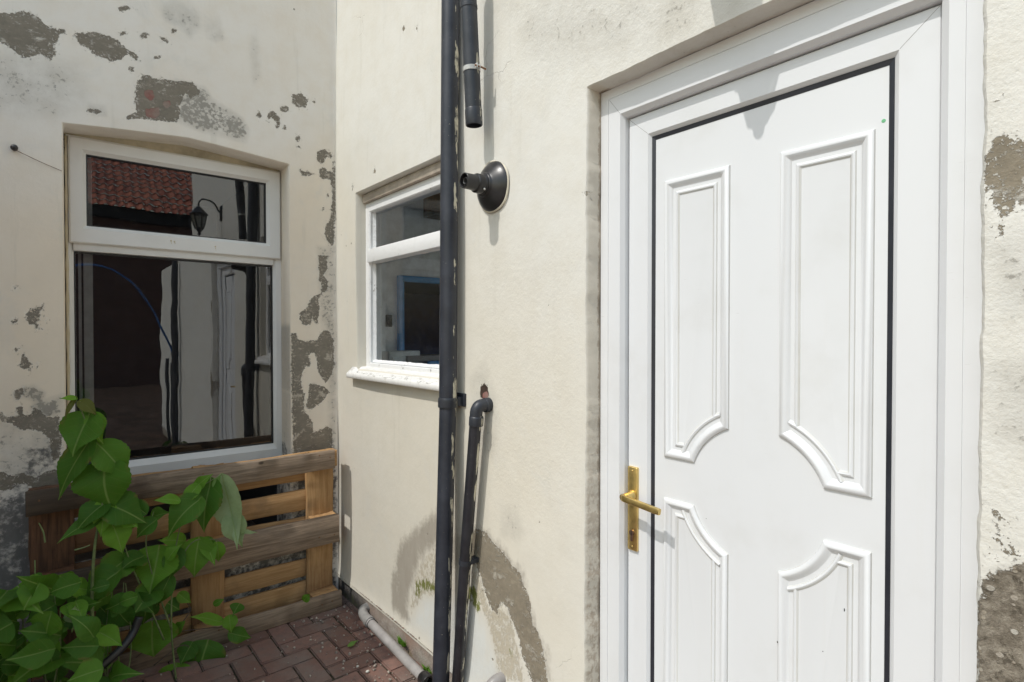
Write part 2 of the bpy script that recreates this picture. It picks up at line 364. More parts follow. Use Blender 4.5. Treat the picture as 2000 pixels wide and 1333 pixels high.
# ------------------------------------------------------------------ materials
def render_mat(name, warm, white, patch, cool=(.60, .60, .57)):
    t = NT(name); o = t.obj()
    nL = t.noise(o, 1.6, 4, .6); nM = t.noise(o, 9, 6, .65); nF = t.noise(o, 55, 5, .65); nX = t.noise(o, 260, 4, .6); nS = t.noise(t.mapv(o, (1, 1, .35)), 24, 6, .7)
    wf = t.math('ADD', t.attr('warm'), t.math('MULTIPLY', t.math('SUBTRACT', nL, .5), 1.1), clamp=True)
    base = t.mix(wf, white, warm)
    base = t.mix(t.step(nM, .35, .75, 0, .35), base, tuple(c*.90 for c in warm))
    base = t.mix(t.step(t.noise(o, 3.1, 5, .7, .6), .52, .75, 0, .35), base, cool)
    # faint runs and dust
    run = t.noise(t.mapv(o, (9, 9, .7)), 2.2, 5, .65)
    base = t.mix(t.step(run, .56, .74, 0, .16), base, (.42, .40, .33))
    # pale limewashed zone
    base = t.mix(t.math('MULTIPLY', t.attr('pale'), t.step(nS, .3, .6, .55, 1)), base, (.68, .70, .68))
    # smooth damp staining
    w = t.attr('wet')
    wm = t.math('MULTIPLY', t.step(t.math('ADD', w, t.math('ADD', t.math('MULTIPLY', t.math('SUBTRACT', run, .5), 1.1), t.math('ADD', t.math('MULTIPLY', t.math('SUBTRACT', nM, .5), .9), t.math('MULTIPLY', t.math('SUBTRACT', nF, .5), .8)))), .12, .95), t.step(w, .0, .2))
    wcol = t.mix(nS, (.30, .265, .215), (.40, .365, .31))
    base = t.mix(t.math('MULTIPLY', wm, .92), base, wcol)
    # grey, speckled grime
    g = t.attr('grime')
    gs = t.step(t.math('ADD', g, t.math('ADD', t.math('MULTIPLY', t.math('SUBTRACT', nF, .5), 1.9), t.math('MULTIPLY', t.math('SUBTRACT', nM, .5), 1.3))), .45, .80)
    gm = t.math('MAXIMUM', t.math('MULTIPLY', gs, .85), t.math('MULTIPLY', g, t.step(nM, .25, .7, .15, .8)))
    gm = t.math('MULTIPLY', gm, t.step(g, .02, .25))
    gcol = t.mix(nM, (.17, .155, .13), (.34, .325, .29))
    base = t.mix(gm, base, gcol)
    # salts blooming through: crumbly pale and brown speckle
    ef = t.attr('efflo')
    em = t.step(t.math('ADD', ef, t.math('MULTIPLY', t.math('SUBTRACT', t.noise(t.mapv(o, (1,1,.6)), 70, 6, .75), .5), 2.0)), .5, .75)
    em = t.math('MULTIPLY', em, t.step(ef, .03, .3))
    base = t.mix(t.math('MULTIPLY', em, .75), base, t.mix(nX, (.30, .25, .17), (.60, .54, .42)))
    # black damp; this mask also darkens the whole wall behind the pallet
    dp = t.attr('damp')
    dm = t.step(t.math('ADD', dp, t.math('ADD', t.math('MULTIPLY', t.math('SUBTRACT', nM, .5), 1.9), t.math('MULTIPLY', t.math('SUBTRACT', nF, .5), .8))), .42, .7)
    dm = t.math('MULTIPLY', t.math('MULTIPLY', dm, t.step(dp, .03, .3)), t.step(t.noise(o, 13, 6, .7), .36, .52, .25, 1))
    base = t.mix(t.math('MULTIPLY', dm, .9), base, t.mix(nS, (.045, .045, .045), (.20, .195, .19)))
    # moss
    mo = t.attr('moss')
    mm = t.math('MULTIPLY', t.step(t.math('ADD', mo, t.math('MULTIPLY', t.math('SUBTRACT', t.noise(t.mapv(o,(1,1,.5)), 48, 6, .75), .5), 2.4)), .6, .95), t.step(mo, .03, .3))
    base = t.mix(mm, base, t.mix(nF, (.10, .115, .025), (.25, .26, .08)))
    # cement smear
    base = t.mix(t.attr('cem'), base, (.40, .38, .34))
    # peeled paint: bare grey render
    jag = t.math('ADD', t.math('MULTIPLY', t.math('SUBTRACT', nM, .5), .026), t.math('ADD', t.math('MULTIPLY', t.math('SUBTRACT', nF, .5), .034), t.math('MULTIPLY', t.math('SUBTRACT', nX, .5), .014)))
    pf = t.math('ADD', t.attr('peel'), jag)
    sp = t.noise(o, 85, 5, .7)
    flake = t.math('MULTIPLY', t.step(sp, .56, .60), t.step(pf, .030, .004))
    outc = t.math('MULTIPLY', t.step(sp, .40, .36), t.step(pf, -.018, -.004))
    pk = t.math('MAXIMUM', t.math('MULTIPLY', t.step(pf, -.0012, .0012), t.math('SUBTRACT', 1, flake)), t.math('MULTIPLY', outc, .8))
    pk = t.math('MULTIPLY', pk, t.math('SUBTRACT', 1, t.math('MULTIPLY', t.step(t.noise(t.mapv(o, (1, 1, .6)), 52, 5, .72), .66, .70), .85)))
    pk = t.math('MULTIPLY', pk, t.step(t.noise(t.mapv(o, (1, 1, 1.6)), 15, 7, .74), .36, .47, .45, 1))
    # scattered little chips
    vo = t.n('ShaderNodeTexVoronoi'); t.lk(o, vo.inputs['Vector']); vo.inputs['Scale'].default_value = 9
    cs = t.sep(vo.outputs['Color'])
    chip = t.math('MULTIPLY', t.step(t.math('ADD', vo.outputs['Distance'], t.math('MULTIPLY', t.math('SUBTRACT', nF, .5), .11)), .052, .035), t.math('GREATER_THAN', cs[0], .80))
    ck = t.step(t.math('ADD', t.attr('crack'), t.math('MULTIPLY', t.math('SUBTRACT', nF, .5), .008)), -.002, .0005)
    wv = t.n('ShaderNodeVectorMath', operation='ADD'); t.lk(o, wv.inputs[0])
    wn = t.n('ShaderNodeTexNoise'); t.lk(o, wn.inputs['Vector']); wn.inputs['Scale'].default_value = 7; wn.inputs['Detail'].default_value = 5
    wsc = t.n('ShaderNodeVectorMath', operation='SCALE'); t.lk(wn.outputs['Color'], wsc.inputs[0]); wsc.inputs['Scale'].default_value = .16; t.lk(wsc.outputs[0], wv.inputs[1])
    ve = t.vor(wv.outputs[0], 2.1, 'Distance', 'DISTANCE_TO_EDGE')
    hair = t.math('MULTIPLY', t.step(ve, .0042, .0014), t.step(t.noise(o, 1.7, 2), .62, .70, 0, .3))
    pk = t.math('MAXIMUM', pk, t.math('MAXIMUM', t.math('MULTIPLY', chip, .8), t.math('MAXIMUM', ck, hair)))
    pc = t.mix(nF, tuple(c*.72 for c in patch), tuple(c*1.25 for c in patch))
    pc = t.mix(t.step(nM, .4, .8, 0, .6), pc, tuple(c*.62 for c in patch))
    pc = t.mix(t.step(t.noise(t.mapv(o, (1, 1, 3.5), (0, 0, 0), (.3, .5, 0)), 16, 6, .7), .52, .72, 0, .55), pc, tuple(c*1.5 for c in patch))
    col = t.mix(pk, base, pc)
    rim = t.math('MULTIPLY', t.step(pf, -.006, -.001), t.step(pf, .001, -.001))
    col = t.mix(t.math('MULTIPLY', rim, .35), col, tuple(min(1, c*1.08) for c in white))
    # bare rubble with stones
    rb = t.step(t.math('ADD', t.attr('rubble'), jag), -.001, .002)
    vs_ = t.n('ShaderNodeTexVoronoi'); t.lk(t.mapv(o, (1, 1, 1.15)), vs_.inputs['Vector']); vs_.inputs['Scale'].default_value = 64
    ss = t.sep(vs_.outputs['Color'])
    stone = t.math('MULTIPLY', t.step(t.math('ADD', vs_.outputs['Distance'], t.math('MULTIPLY', ss[0], .22)), .42, .36), t.math('GREATER_THAN', ss[1], .68))
    rcol = t.mix(t.step(nF, .3, .7), (.19, .16, .12), (.42, .37, .295))
    rcol = t.mix(t.step(t.noise(o, 48, 6, .78), .46, .38, 0, .8), rcol, (.11, .092, .068))
    vt_ = t.n('ShaderNodeTexVoronoi'); t.lk(o, vt_.inputs['Vector']); vt_.inputs['Scale'].default_value = 95
    st2 = t.sep(vt_.outputs['Color'])
    small = t.math('MULTIPLY', t.step(vt_.outputs['Distance'], .36, .28), t.math('GREATER_THAN', st2[0], .72))
    rcol = t.mix(small, rcol, t.mix(st2[1], (.42, .35, .26), (.62, .57, .48)))
    rcol = t.mix(stone, rcol, t.mix(ss[2], (.45, .38, .30), (.66, .62, .54)))
    col = t.mix(rb, col, rcol)
    ho = t.step(t.math('ADD', t.attr('hole'), t.math('MULTIPLY', t.math('SUBTRACT', nF, .5), .8)), .4, .6)
    col = t.mix(ho, col, (.06, .04, .03))
    br = t.step(t.math('ADD', t.attr('brick'), t.math('ADD', t.math('MULTIPLY', t.math('SUBTRACT', nF, .5), .022), t.math('MULTIPLY', t.math('SUBTRACT', nM, .5), .02))), -.001, .002)
    col = t.mix(br, col, t.mix(t.step(nM, .3, .7), t.mix(nF, (.17, .055, .045), (.34, .13, .11)), (.30, .25, .21)))
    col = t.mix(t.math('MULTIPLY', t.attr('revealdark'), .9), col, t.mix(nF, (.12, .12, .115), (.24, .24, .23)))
    jm = t.attr('jamb')
    col = t.mix(t.math('MULTIPLY', jm, .8), col, t.mix(nF, (.54, .49, .40), (.66, .61, .52)))
    crust = t.step(t.math('ADD', t.sep(o)[0], t.math('MULTIPLY', t.math('SUBTRACT', nF, .5), .035)), .046, .054)
    lowz = t.step(t.math('ADD', t.sep(o)[2], t.math('MULTIPLY', t.math('SUBTRACT', nM, .5), .8)), 1.5, .6)
    col = t.mix(t.math('MULTIPLY', jm, t.math('MAXIMUM', t.math('MULTIPLY', crust, .6), t.math('MULTIPLY', t.math('MULTIPLY', lowz, t.step(nF, .42, .62)), .6))), col, t.mix(nX, (.22, .15, .10), (.36, .28, .20)))
    # relief
    rough = t.attr('rough')
    h = t.math('MULTIPLY', t.noise(o, 5, 4, .55), 1.2)
    h = t.math('ADD', h, t.math('MULTIPLY', nF, t.math('ADD', .22, t.math('MULTIPLY', rough, .55))))
    h = t.math('ADD', h, t.math('MULTIPLY', nX, .10))
    h = t.math('ADD', h, t.math('MULTIPLY', t.noise(o, 120, 4, .6), t.math('ADD', .05, t.math('MULTIPLY', rough, .35))))
    h = t.math('SUBTRACT', h, t.math('MULTIPLY', pk, 1.3))
    h = t.math('ADD', h, t.math('MULTIPLY', t.math('ADD', pk, em), t.math('MULTIPLY', t.noise(o, 170, 4, .7), .5)))
    h = t.math('SUBTRACT', h, t.math('MULTIPLY', rb, t.math('MULTIPLY', t.noise(o, 34, 7, .78), 9.0)))
    h = t.math('ADD', h, t.math('MULTIPLY', t.math('MULTIPLY', stone, rb), 1.6))
    h = t.math('SUBTRACT', h, t.math('MULTIPLY', br, .6))
    nm = t.bump(h, .75, .004)
    return t.done(t.bsdf(col, .88, nm, spec=.25))

M = {}
M['render_shade'] = render_mat('cream_render_shade_lifted', (.80, .705, .57), (.805, .77, .71), (.235, .21, .17))  # same cream paint as the sunlit wall, lightened to stand in for fill light
M['render_sun'] = render_mat('cream_render_sun_lowered', (.675, .63, .53), (.695, .68, .63), (.255, .22, .165))  # sunlit copy of that paint, darkened to narrow the sun-to-shade contrast

def upvc(name, col=(.78, .79, .80), dirt=.18, bumpy=.06, rough=.28):
    t = NT(name); o = t.obj()
    n = t.noise(t.mapv(o, (1, 1, .25)), 7, 6, .7); f = t.noise(o, 90, 4, .7)
    c = t.mix(t.step(t.noise(o, 4, 5, .6), .48, .8, 0, dirt*1.6), col, tuple(x*.78 for x in (col[0], col[1]*.97, col[2]*.9)))
    vo = t.n('ShaderNodeTexVoronoi'); t.lk(t.mapv(o, (1, 1, .55)), vo.inputs['Vector']); vo.inputs['Scale'].default_value = 13
    cs = t.sep(vo.outputs['Color'])
    sp = t.math('MULTIPLY', t.step(t.math('ADD', vo.outputs['Distance'], t.math('MULTIPLY', t.math('SUBTRACT', f, .5), .05)), .042, .02), t.math('GREATER_THAN', cs[0], .93))
    c = t.mix(t.math('MULTIPLY', sp, .75), c, (.17, .16, .14))
    sc = t.noise(t.mapv(o, (1, 1, 9), (0, 0, 0), (.35, 0, 0)), 26, 4, .6)
    c = t.mix(t.math('MULTIPLY', t.step(sc, .69, .74), t.step(t.noise(o, 2.3, 3), .48, .62, 0, .35)), c, (.40, .38, .34))
    c = t.mix(t.step(t.noise(t.mapv(o, (14, 14, .5)), 2.4, 5, .7), .56, .76, 0, dirt*.35), c, (.60, .57, .49))
    nm = t.bump(t.noise(o, 5, 3, .5), bumpy, .004)
    return t.done(t.bsdf(c, t.step(n, .3, .8, rough, rough*1.7), nm, spec=.45))
M['upvc'] = upvc('white_upvc', (.705, .715, .73))
M['door_panel'] = upvc('white_door_skin', (.705, .717, .732), .20, .12, .33)
def old_paint(name, col=(.80, .80, .79)):
    t = NT(name); o = t.obj()
    n = t.noise(o, 16, 6, .7); f = t.noise(o, 70, 5, .7)
    c = t.mix(t.step(n, .5, .8, 0, .5), col, (.60, .59, .55))
    c = t.mix(t.step(t.math('MULTIPLY', n, f), .36, .42), c, (.16, .15, .13))
    return t.done(t.bsdf(c, .5, t.bump(t.math('ADD', f, n), .35, .003), spec=.4))
M['old_paint'] = old_paint('flaking_white_gloss')
def sill_mat():
    t = NT('painted_sill'); o = t.obj()
    n = t.noise(t.mapv(o, (2.2, 1, 1)), 26, 6, .75); f = t.noise(o, 110, 5, .7)
    zz = t.sep(o)
    low = t.math('MULTIPLY', t.step(zz[0], -.04, -.075), t.step(t.sep(t.n('ShaderNodeTexCoord').outputs['Normal'])[2], .5, .8))
    c = t.mix(t.step(n, .45, .75), (.78, .77, .74), (.62, .60, .55))
    c = t.mix(t.math('MULTIPLY', t.step(t.math('ADD', n, t.math('MULTIPLY', f, .5)), .78, .88), low), c, (.26, .25, .22))
    return t.done(t.bsdf(c, .6, t.bump(f, .15, .002)))
M['sill'] = sill_mat()
M['cream_dirt'] = plain('dirty_cream_paint', (.46, .40, .28), .8, 0, .25, 9, .2)
M['upvc_old'] = upvc('aged_upvc', (.74, .725, .685), .25)
M['groove_dirt'] = upvc('grimy_door_groove', (.62, .62, .60), .5, .1, .4)
M['gasket'] = plain('black_gasket', (.02, .022, .03), .45)
M['bead_black'] = plain('glazing_seal', (.03, .03, .03), .5)
M['brass'] = plain('satin_brass', (.74, .55, .22), .34, 1.0, .10, 30, .03)
M['steel'] = plain('lock_steel', (.30, .20, .15), .4, 1.0)
def pipe_mat(name, col, flake, side=(0, -1), amount=.5, rough=.36):
    """black pipe; flakes of cream wall paint splashed along one side (object space, axis z)"""
    t = NT(name); o = t.obj(); s = t.sep(o)
    n = t.noise(t.mapv(o, (1, 1, .22)), 42, 5, .6); n2 = t.noise(o, 9, 5, .65); n3 = t.noise(o, 150, 3, .6)
    c = t.mix(t.step(n2, .35, .75), col, tuple(min(1, x*1.55+.006) for x in col))
    c = t.mix(t.step(t.noise(o, 60, 4, .7), .62, .8, 0, .35), c, (.16, .155, .14))
    nn = t.sep(t.n('ShaderNodeTexCoord').outputs['Normal'])
    a = t.math('ADD', t.math('MULTIPLY', nn[0], side[0]), t.math('MULTIPLY', nn[1], side[1]))
    zone = t.step(a, .86, .97)
    m = t.math('MULTIPLY', t.step(t.math('ADD', n, t.math('MULTIPLY', zone, .26)), .84-amount*.08, .86-amount*.08), t.step(n2, .36, .5))
    m2 = t.math('MULTIPLY', t.math('MAXIMUM', t.step(t.noise(t.mapv(o, (1,1,.3)), 75, 4, .6), .72, .74), t.step(t.noise(o, 130, 3, .6), .735, .75)), .9)
    m = t.math('MAXIMUM', m, m2)
    c = t.mix(t.math('MULTIPLY', m, flake), c, (.62, .58, .45))
    r = t.mix(m, (rough,)*3, (.8,)*3)
    return t.done(t.bsdf(c, t.step(n2, .3, .8, rough, rough*1.5), t.bump(t.math('ADD', t.math('MULTIPLY', m, .6), t.math('MULTIPLY', n3, .12)), .4, .002), spec=.45))
M['pipe'] = pipe_mat('black_downpipe', (.022, .025, .034), 1.0, (.35, -.94), .65)
M['pipe_clean'] = pipe_mat('black_waste', (.024, .027, .034), .6, (.35, -.94), .2)
M['pipe_thin'] = pipe_mat('black_thin_waste', (.018, .018, .022), 1.0, (.45, -.9), 1.0, .3)
M['flue'] = plain('black_rubber', (.022, .021, .022), .34, 0, .25, 20, .05)
M['dark_chip'] = plain('chipped_spot', (.05, .045, .04), .8)
M['dark'] = plain('black_void', (.008, .008, .009), .8)
M['grey_pipe'] = plain('grey_plastic', (.33, .31, .295), .45, 0, .16, 12, .05)
M['grey_fit'] = plain('grey_fitting', (.27, .26, .245), .5, 0, .2, 18, .05)
M['rust'] = plain('rusty_steel', (.20, .10, .05), .75, .2, .4, 60)
M['zinc'] = plain('pale_clip', (.50, .50, .48), .5, .2, .2, 40)

def wood_mat(name, a, b, c, damp=None):
    t = NT(name); o = t.obj()
    off = t.n('ShaderNodeCombineXYZ'); r = t.rnd(); t.lk(t.math('MULTIPLY', r, 37), off.inputs[0]); t.lk(t.math('MULTIPLY', r, 91), off.inputs[1]); t.lk(t.math('MULTIPLY', r, 53), off.inputs[2])
    v = t.n('ShaderNodeVectorMath', operation='ADD'); t.lk(o, v.inputs[0]); t.lk(off.outputs[0], v.inputs[1]); v = v.outputs[0]
    g = t.noise(t.mapv(v, (1.3, 22, 22)), 3.2, 6, .65, .5); g2 = t.noise(t.mapv(v, (4, 90, 90)), 3.5, 5, .6); n = t.noise(v, 5, 5, .65)
    col = t.mix(t.step(g, .3, .7), a, b)
    col = t.mix(t.step(g2, .55, .75, 0, .5), col, tuple(x*.55 for x in a))
    col = t.mix(t.step(n, .48, .72, 0, .75), col, c)
    col = t.mix(t.math('MULTIPLY', r, .35), col, tuple(x*.6 for x in b))
    vo = t.n('ShaderNodeTexVoronoi'); t.lk(t.mapv(v, (.8, 1.3, 1.3)), vo.inputs['Vector']); vo.inputs['Scale'].default_value = 11
    kn = t.math('MULTIPLY', t.step(vo.outputs['Distance'], .16, .07), t.math('GREATER_THAN', t.sep(vo.outputs['Color'])[0], .82))
    col = t.mix(t.math('MULTIPLY', kn, .8), col, tuple(x*.28 for x in a))
    if damp:
        dx = t.math('ADD', t.sep(o)[0], t.math('MULTIPLY', t.math('SUBTRACT', n, .5), .7))
        col = t.mix(t.step(dx, -.12, -.50, 0, .82), col, damp)
    return t.done(t.bsdf(col, .78, t.bump(t.math('ADD', t.math('MULTIPLY', g, .8), t.math('MULTIPLY', g2, .5)), .5, .003), spec=.25))
M['wood_grey'] = wood_mat('weathered_pallet_wood', (.16, .115, .08), (.36, .27, .19), (.21, .165, .125), (.045, .033, .026))
M['wood_new'] = wood_mat('orange_pallet_wood', (.36, .20, .085), (.55, .34, .16), (.28, .18, .10), (.11, .05, .028))
M['wood_dark'] = wood_mat('damp_pallet_wood', (.06, .035, .024), (.20, .10, .055), (.055, .036, .028))

def glass_mat(name, tint=(.92, .95, .94), ior=1.9, wob=.0, dirt=.02):
    t = NT(name); o = t.obj()
    nm = t.bump(t.noise(o, 3.2, 2, .4), 1.0, wob) if wob else None
    fr = t.n('ShaderNodeFresnel'); fr.inputs[0].default_value = ior
    gl = t.n('ShaderNodeBsdfGlossy'); gl.inputs['Roughness'].default_value = .0; gl.inputs['Color'].default_value = (.95, .97, 1, 1)
    if nm: t.lk(nm, gl.inputs['Normal'])
    tr = t.n('ShaderNodeBsdfTransparent'); tr.inputs[0].default_value = (*tint, 1)
    mx = t.n('ShaderNodeMixShader'); t.lk(fr.outputs[0], mx.inputs[0]); t.lk(tr.outputs[0], mx.inputs[1]); t.lk(gl.outputs[0], mx.inputs[2])
    df = t.n('ShaderNodeBsdfDiffuse'); df.inputs[0].default_value = (.55, .55, .52, 1)
    d = t.math('MULTIPLY', t.step(t.noise(o, 30, 6, .75), .45, .75), dirt)
    d = t.math('ADD', d, t.math('MULTIPLY', t.step(t.noise(t.mapv(o, (1,1,.4)), 120, 3, .6), .74, .78), dirt*6))
    m2 = t.n('ShaderNodeMixShader'); t.lk(d, m2.inputs[0]); t.lk(mx.outputs[0], m2.inputs[1]); t.lk(df.outputs[0], m2.inputs[2])
    return t.done(m2.outputs[0])
M['glass_rear'] = glass_mat('double_glazing', (.86, .88, .87), 2.2, .0007, .028)
M['glass_side'] = glass_mat('old_window_glass', (.90, .95, .99), 1.6, .001, .035)

def leaf_mat():
    t = NT('leaf_green')
    uv = t.n('ShaderNodeUVMap', uv_map='leafuv').outputs[0]; s = t.sep(uv)
    tint = t.attr('tint', 'Color'); ti = t.sep(tint)
    rib = t.step(t.math('ABSOLUTE', s[1]), .030, .006)
    side = t.math('PINGPONG', t.math('ADD', s[0], t.math('MULTIPLY', t.math('ABSOLUTE', s[1]), -.55)), .085)
    vein = t.math('MULTIPLY', t.step(side, .016, .002), .55)
    v = t.math('MAXIMUM', rib, vein)
    dark = t.mix(ti[1], (.036, .115, .014), (.22, .45, .040))
    dark = t.mix(ti[2], dark, (.42, .52, .30))
    n = t.noise(t.obj(), 40, 5, .6)
    c = t.mix(t.step(n, .35, .75, 0, .35), dark, t.mix(.5, dark, (.10, .12, .02)))
    c = t.mix(t.math('MULTIPLY', v, .16), c, (.24, .36, .09))
    c = t.mix(t.math('MULTIPLY', rib, .5), c, (.30, .40, .12))
    edge = t.math('MULTIPLY', t.step(t.math('ABSOLUTE', s[1]), .36, .47), t.step(t.noise(t.obj(), 22, 3), .52, .62))
    c = t.mix(t.math('MULTIPLY', edge, .55), c, (.20, .13, .04))
    c = t.mix(t.math('MULTIPLY', t.step(ti[0], .85, .95), .6), c, (.14, .065, .03))
    nm = t.bump(t.math('SUBTRACT', n, t.math('MULTIPLY', v, .9)), .35, .003)
    b = t.n('ShaderNodeBsdfPrincipled'); t.lk(c, b.inputs['Base Color']); b.inputs['Roughness'].default_value = .55; b.inputs['Specular IOR Level'].default_value = .22; t.lk(nm, b.inputs['Normal'])
    tl = t.n('ShaderNodeBsdfTranslucent'); t.lk(t.mix(.5, c, (.12, .30, .01)), tl.inputs[0])
    mx = t.n('ShaderNodeMixShader'); mx.inputs[0].default_value = .34; t.lk(b.outputs[0], mx.inputs[1]); t.lk(tl.outputs[0], mx.inputs[2])
    return t.done(mx.outputs[0])
M['leaf'] = leaf_mat()
M['stem'] = plain('green_stem', (.13, .17, .06), .6, 0, .3, 30)
M['twig'] = plain('brown_twig', (.10, .07, .05), .8, 0, .3, 30)

def paver_mat():
    t = NT('red_block_paving'); o = t.obj(); ti = t.sep(t.attr('tint', 'Color'))
    n = t.noise(o, 30, 6, .7); f = t.noise(o, 170, 5, .7); L = t.noise(o, 3, 4, .6)
    c = t.mix(ti[0], (.165, .092, .070), (.265, .150, .118))
    c = t.mix(t.step(n, .38, .72, 0, .75), c, (.15, .105, .088))
    c = t.mix(t.step(L, .42, .66, 0, .75), c, (.21, .175, .15))
    c = t.mix(t.math('MULTIPLY', t.step(f, .63, .72), .6), c, (.42, .37, .32))
    c = t.mix(t.math('MULTIPLY', t.step(f, .36, .28), .7), c, (.06, .045, .04))
    return t.done(t.bsdf(c, .8, t.bump(t.math('ADD', f, t.math('MULTIPLY', n, .6)), .6, .003), spec=.3))
M['paver'] = paver_mat()
def soil_mat(name, a, b, sc=40):
    t = NT(name); o = t.obj(); n = t.noise(o, sc, 6, .75); f = t.noise(o, sc*5, 4, .7)
    c = t.mix(t.step(n, .35, .7), a, b); c = t.mix(t.step(f, .66, .74), c, tuple(min(1, x*3) for x in b))
    return t.done(t.bsdf(c, .95, t.bump(t.math('ADD', n, f), .8, .006), spec=.1))
M['joint'] = soil_mat('joint_sand', (.035, .034, .02), (.10, .085, .06), 25)
M['ground'] = soil_mat('yard_ground', (.30, .245, .205), (.42, .36, .31), 3)
def plinth_mat():
    t = NT('plinth_mortar'); o = t.obj(); s = t.sep(o)
    n = t.noise(o, 16, 6, .7); f = t.noise(o, 90, 5, .75); L = t.noise(o, 4, 4, .6)
    c = t.mix(t.step(n, .35, .7), (.30, .25, .21), (.46, .42, .37))
    c = t.mix(t.step(L, .5, .68, 0, .8), c, (.34, .22, .17))
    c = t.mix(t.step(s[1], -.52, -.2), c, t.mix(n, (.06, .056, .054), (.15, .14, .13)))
    c = t.mix(t.step(f, .6, .72, 0, .6), c, (.10, .085, .07))
    c = t.mix(t.math('MULTIPLY', t.step(t.math('ADD', n, t.math('MULTIPLY', s[2], -3)), .42, .55), .4), c, (.15, .16, .06))
    return t.done(t.bsdf(c, .92, t.bump(t.math('ADD', n, f), .8, .006), spec=.15))
M['plinth'] = plinth_mat()
def brick_mat(name, c1=(.20, .075, .05), c2=(.30, .12, .085), mortar=(.26, .24, .21), rot=0):
    t = NT(name); o = t.obj(); s = t.sep(o)
    cb = t.n('ShaderNodeCombineXYZ'); t.lk(t.math('ADD', s[0], s[1]), cb.inputs[0]); t.lk(s[2], cb.inputs[1])
    b = t.n('ShaderNodeTexBrick'); t.lk(cb.outputs[0], b.inputs['Vector'])
    b.inputs['Color1'].default_value = (*c1, 1); b.inputs['Color2'].default_value = (*c2, 1); b.inputs['Mortar'].default_value = (*mortar, 1)
    b.inputs['Scale'].default_value = 1; b.inputs['Brick Width'].default_value = .225; b.inputs['Row Height'].default_value = .075; b.inputs['Mortar Size'].default_value = .006
    n = t.noise(o, 30, 5, .7)
    c = t.mix(t.step(n, .4, .75, 0, .5), b.outputs['Color'], (.10, .06, .045))
    return t.done(t.bsdf(c, .9, t.bump(t.math('SUBTRACT', t.math('MULTIPLY', n, .5), b.outputs['Fac']), .5, .006)))
M['brick'] = brick_mat('red_brick')
M['brick_dark'] = brick_mat('old_dark_brick', (.075, .03, .025), (.12, .05, .038), (.07, .06, .055))
M['white_wall'] = plain('bounce_white_brick', (.74, .73, .69), .9, 0, .1, 6, .3)  # white added so the unseen yard wall bounces light onto the rear wall
M['tile'] = plain('clay_pantile', (.42, .13, .075), .75, 0, .4, 4, .1)
M['room_wall'] = plain('room_plaster', (.80, .82, .83), .85)
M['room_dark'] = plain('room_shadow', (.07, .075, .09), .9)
M['room_navy'] = plain('navy_room', (.10, .16, .36), .9)
M['room_floor'] = plain('room_floor', (.10, .08, .07), .8)
M['blue'] = plain('blue_paint', (.11, .36, .74), .5)
M['white_paint'] = plain('white_paint', (.72, .74, .74), .5)
M['ceiling'] = plain('brown_ceiling', (.20, .165, .12), .8)
M['blind'] = plain('pale_blind', (.85, .86, .85), .7)
M['blue_hose'] = plain('blue_hose', (.02, .12, .38), .4)
M['black_metal'] = plain('black_lantern_metal', (.02, .02, .022), .45, .3)
M['green_paint'] = plain('green_sticker', (.16, .48, .24), .6)

# ------------------------------------------------------------------ ground and paving
def ground():
    bm = bmesh.new(); s = 60
    vs = [bm.verts.new(p) for p in ((-s,-s,-.03),(s,-s,-.03),(s,s,-.03),(-s,s,-.03))]; bm.faces.new(vs)
    g = structure(obj('ground', bm, M['ground']))
    bm = bmesh.new(); bm.faces.new([bm.verts.new(p) for p in ((-1.35, -15.9, -.022), (3.5, -15.9, -.022), (3.5, -4.9, -.022), (-1.35, -4.9, -.022))])
    structure(obj('soil_bed', bm, soil_mat('dark_soil', (.05, .035, .025), (.12, .075, .055), 2.5)))
    bm = bmesh.new(); r = random.Random(3)
    nx, ny = 34, 80
    vs = [[bm.verts.new((-2.0+2.02*i/nx, .02-5.2*j/ny, -.010 + r.uniform(-.003, .004))) for i in range(nx+1)] for j in range(ny+1)]
    for j in range(ny):
        for i in range(nx): bm.faces.new((vs[j][i], vs[j+1][i], vs[j+1][i+1], vs[j][i+1]))
    structure(obj('paving_joint_sand', bm, M['joint']))
    bm = bmesh.new(); tints = []
    W, gap = .106, .006
    for a in range(-20, 3):
        for b in range(-46, 3):
            q = (a-b) % 4
            if q not in (0, 3): continue
            lx, ly = (2*W, W) if q == 0 else (W, 2*W)
            cx, cy = a*W + lx/2 - .02, b*W + ly/2 - .05
            x0_, x1_, y0_, y1_ = cx-lx/2, min(cx+lx/2, .012), cy-ly/2, min(cy+ly/2, .012)
            if x1_-x0_ < .03 or y1_-y0_ < .03: continue
            cx, cy, lx, ly = (x0_+x1_)/2, (y0_+y1_)/2, x1_-x0_, y1_-y0_
            t = (r.random(), r.random(), r.random())
            m = Matrix.Translation((cx+r.uniform(-.0015, .0015), cy+r.uniform(-.0015, .0015), -.03+r.uniform(-.003, .003))) @ Euler((r.uniform(-.014,.014), r.uniform(-.014,.014), r.uniform(-.012,.012))).to_matrix().to_4x4()
            g = bmesh.ops.create_cube(bm, size=1, matrix=m @ Matrix.Diagonal((lx-gap, ly-gap, .06, 1)))
            es = list({e for v in g['verts'] for e in v.link_edges})
            bmesh.ops.bevel(bm, geom=es, offset=.005, segments=2, affect='EDGES', clamp_overlap=True)
            tints.append((len(bm.faces), t))
    lay = bm.loops.layers.float_color.new('tint'); bm.faces.ensure_lookup_table(); k = 0
    for i, f in enumerate(bm.faces):
        while i >= tints[k][0]: k += 1
        for lp in f.loops: lp[lay] = (*tints[k][1], 1)
    structure(obj('brick_paving', bm, M['paver'], angle='raw'))
ground()

